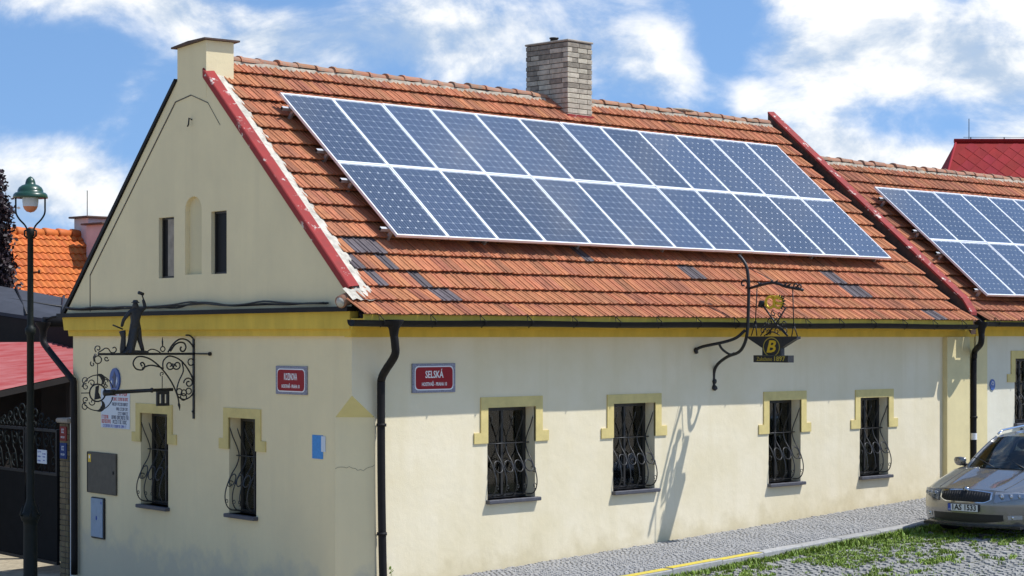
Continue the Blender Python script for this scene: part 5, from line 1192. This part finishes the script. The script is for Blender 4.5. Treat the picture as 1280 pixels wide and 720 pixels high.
for k in range(19):
    y = -.39 + .78 * k / 18; q = MB(); z0, z1 = g_lo(y) + .008, g_hi(y) - .008
    q.tube([(xf(y, z0) - .026, y, z0), (xf(y, (z0 + z1) / 2) - .028, y, (z0 + z1) / 2), (xf(y, z1) - .026, y, z1)], .004, 4); q.build('slat', 'ink', bumper)
patch('lower_intake', -.60, .60, lambda y: .26 + .03 * (abs(y) / .6) ** 3, lambda y: .395 - .01 * (abs(y) / .6) ** 2, .006, 'blackp', bumper, 20)
patch('lip', -.86, .86, lambda y: .185, lambda y: .215, .035, 'paint', bumper, 24, 2)
for s in (1, -1):
    hl_ = lambda y: .575 + .07 * max(0, (abs(y) - .5) / .36); hh_ = lambda y: .728 - .0 * abs(y) - .012 * max(0, (abs(y) - .75) / .11)
    a, b = (.485, .868) if s > 0 else (-.868, -.485)
    hd = patch('headlight', a, b, hl_, hh_, .006, 'lampdark', car, 14)
    for yc, rr2 in ((.57, .050), (.69, .044), (.79, .032)):
        q = MB(); z = .660; x = xf(yc, z) - .010; q.tube([(x, s * yc, z), (x - .008, s * yc, z)], rr2, 14); q.tube([(x - .0085, s * yc, z), (x - .0088, s * yc, z)], rr2 * .62, 12); q.build('lamp_reflector', 'lampdark', hd)
        q = MB(); q.tube([(x - .009, s * yc, z), (x - .0105, s * yc, z)], rr2 * .55, 12); q.build('bulb_lens', 'chrome', hd)
    patch('lens', a, b, lambda y: hl_(y) - .006, lambda y: hh_(y) + .006, .028, 'lens', hd, 14)
    a, b = (.66, .83) if s > 0 else (-.83, -.66)
    fg = patch('fog_light', a, b, lambda y: .315, lambda y: .375, .008, 'lampdark', car, 8)
    q = MB(); q.tube([(xf(.72, .345) - .012, s * .72, .345), (xf(.72, .345) - .02, s * .72, .345)], .024, 12); q.build('bulb', 'chrome', fg)
q = MB(); q.tube([(.095, 0, .752), (.060, 0, .745)], .048, 20); em = q.build('emblem', 'chrome', bumper)
q = MB(); q.tube([(.0605, 0, .745), (.057, 0, .744)], .038, 18); q.build('emblem_disc', 'lampdark', bumper)
q = MB(); q.prism([(-.026, -.008), (-.004, .026), (.022, .014), (.006, .008), (.024, .0), (.004, -.002), (.012, -.022), (-.008, -.012)], lambda u, v, d: (d, u, .744 + v), .0565, .0545); q.build('winged_mark', 'ink', bumper)
pl_ = MB(); pl_.bbox((-.032, -.265, .425), (-.014, .265, .545), .006); pt = pl_.build('number_plate', 'blackp', car)
q = MB(); q.box((-.036, -.258, .432), (-.031, .258, .538)); q.build('plate_face', 'platew', pt)
q = MB(); q.box((-.0375, .208, .432), (-.0355, .2585, .538)); q.build('country_band', 'plateblue', pt)
put_text(pt, '1AS 1533', .118, (-.0370, -.025, .485), 'ink', .41, (R(90), 0, R(-90)), .0035)
put_text(pt, 'CZ', .032, (-.0385, .233, .452), 'white', .034, (R(90), 0, R(-90)))
# cabin
q = MB(); q.bbox((1.35, -.78, .70), (1.85, .78, .97), .05); q.build('dashboard', 'seat', car)
for (x, y) in ((2.35, .37), (2.35, -.37), (3.25, .37), (3.25, -.37)):
    q = MB(); q.bbox((x - .25, y - .26, .45), (x + .25, y + .26, .62), .05); q.bbox((x + .18, y - .25, .55), (x + .34, y + .25, 1.13), .05); st_ = q.build('seat', 'seat', car)
    q = MB(); q.bbox((x + .22, y - .13, 1.16), (x + .32, y + .13, 1.33), .04); q.build('headrest', 'seat', st_)
q = MB(); q.tube([(1.93 + .0, -.37 + .18 * math.cos(a), .95 + .17 * math.sin(a)) for a in [2 * math.pi * k / 18 for k in range(18)]], .015, 6, closed=True); q.build('steering_wheel', 'blackp', car)
for s in (-.42, .12):
    q = MB(); q.tube([(1.14, s, .998), (1.30, s + .30, 1.085), (1.38, s + .5, 1.12)], .009, 4); q.build('wiper', 'blackp', car)

# ================================================================ GRASS between the cobbles
from mathutils import noise as mnoise
mb = MB(); rnd = random.Random(77)
def tuft(x, y, h, n, spread):
    z = gz(x, y) - .105
    for k in range(n):
        a = rnd.uniform(0, 6.28); r = rnd.uniform(0, spread); px, py = x + r * math.cos(a), y + r * math.sin(a)
        hh = h * rnd.uniform(.5, 1.2); ln = hh * rnd.uniform(.3, 1.0); b = rnd.uniform(0, 6.28); w = rnd.uniform(.004, .010) * (1 + h * 4)
        dx, dy = ln * math.cos(b), ln * math.sin(b); sx, sy = -math.sin(b) * w, math.cos(b) * w
        mb.add([(px - sx, py - sy, z), (px + sx, py + sy, z), (px + dx * .5 + sx * .7, py + dy * .5 + sy * .7, z + hh * .7), (px + dx * .5 - sx * .7, py + dy * .5 - sy * .7, z + hh * .7), (px + dx, py + dy, z + hh)], [(0, 1, 2, 3), (3, 2, 4)])
for i in range(1500):
    x = rnd.uniform(1.5, 16); y = -2.15 - abs(rnd.gauss(0, .10)); v = mnoise.noise((x * .9, 3, 0)); 
    tuft(x, y, .085 + .06 * v if x > 5.5 else .06, 5 if x > 5 else 3, .05)
for i in range(24000):
    x = rnd.uniform(1.5, 16); d = rnd.random() ** 1.25; y = -2.18 - 3.0 * d
    v = .7 * mnoise.noise((x * .8, y * 1.6, 1.5)) + .75 * mnoise.noise((x * 5, y * 7, 7)); 
    if x < 6: d += .28
    if v < -.16 + d * .75: continue
    # keep to the joints: mostly along the sett courses
    tuft(x, y, .030 + .03 * max(0, v), 4, .045)
for i in range(1600):
    x = rnd.uniform(2, 14); y = rnd.uniform(-6.8, -3.4)
    if mnoise.noise((x * .7, y * 1.1, 4)) > .12: tuft(x, y, .022, 3, .04)
tag(mb.build('grass', 'leaf', fix=False), 'green grass growing between the cobbles along the kerb', 'grass', kind='stuff')
# a weed at the foot of the downpipe
mb = MB(); o_ = (.62, -.08)
for k in range(14):
    a = rnd.uniform(0, 6.28); z = .02 + k * .018; l = .06 * (1 - k / 18)
    mb.add([(o_[0], o_[1], gz(.6, 0) + z), (o_[0] + l * math.cos(a) + .01, o_[1] + l * math.sin(a), gz(.6, 0) + z + .03), (o_[0] + 1.4 * l * math.cos(a), o_[1] + 1.4 * l * math.sin(a), gz(.6, 0) + z + .02), (o_[0] + l * math.cos(a) - .01, o_[1] + l * math.sin(a) + .01, gz(.6, 0) + z)], [(0, 1, 2, 3)])
mb.tube([(o_[0], o_[1], gz(.6, 0) - .03), (o_[0], o_[1], gz(.6, 0) + .28)], .005, 4)
tag(mb.build('weed', 'leaf', fix=False), 'small green weed at the foot of the front downpipe', 'weed')
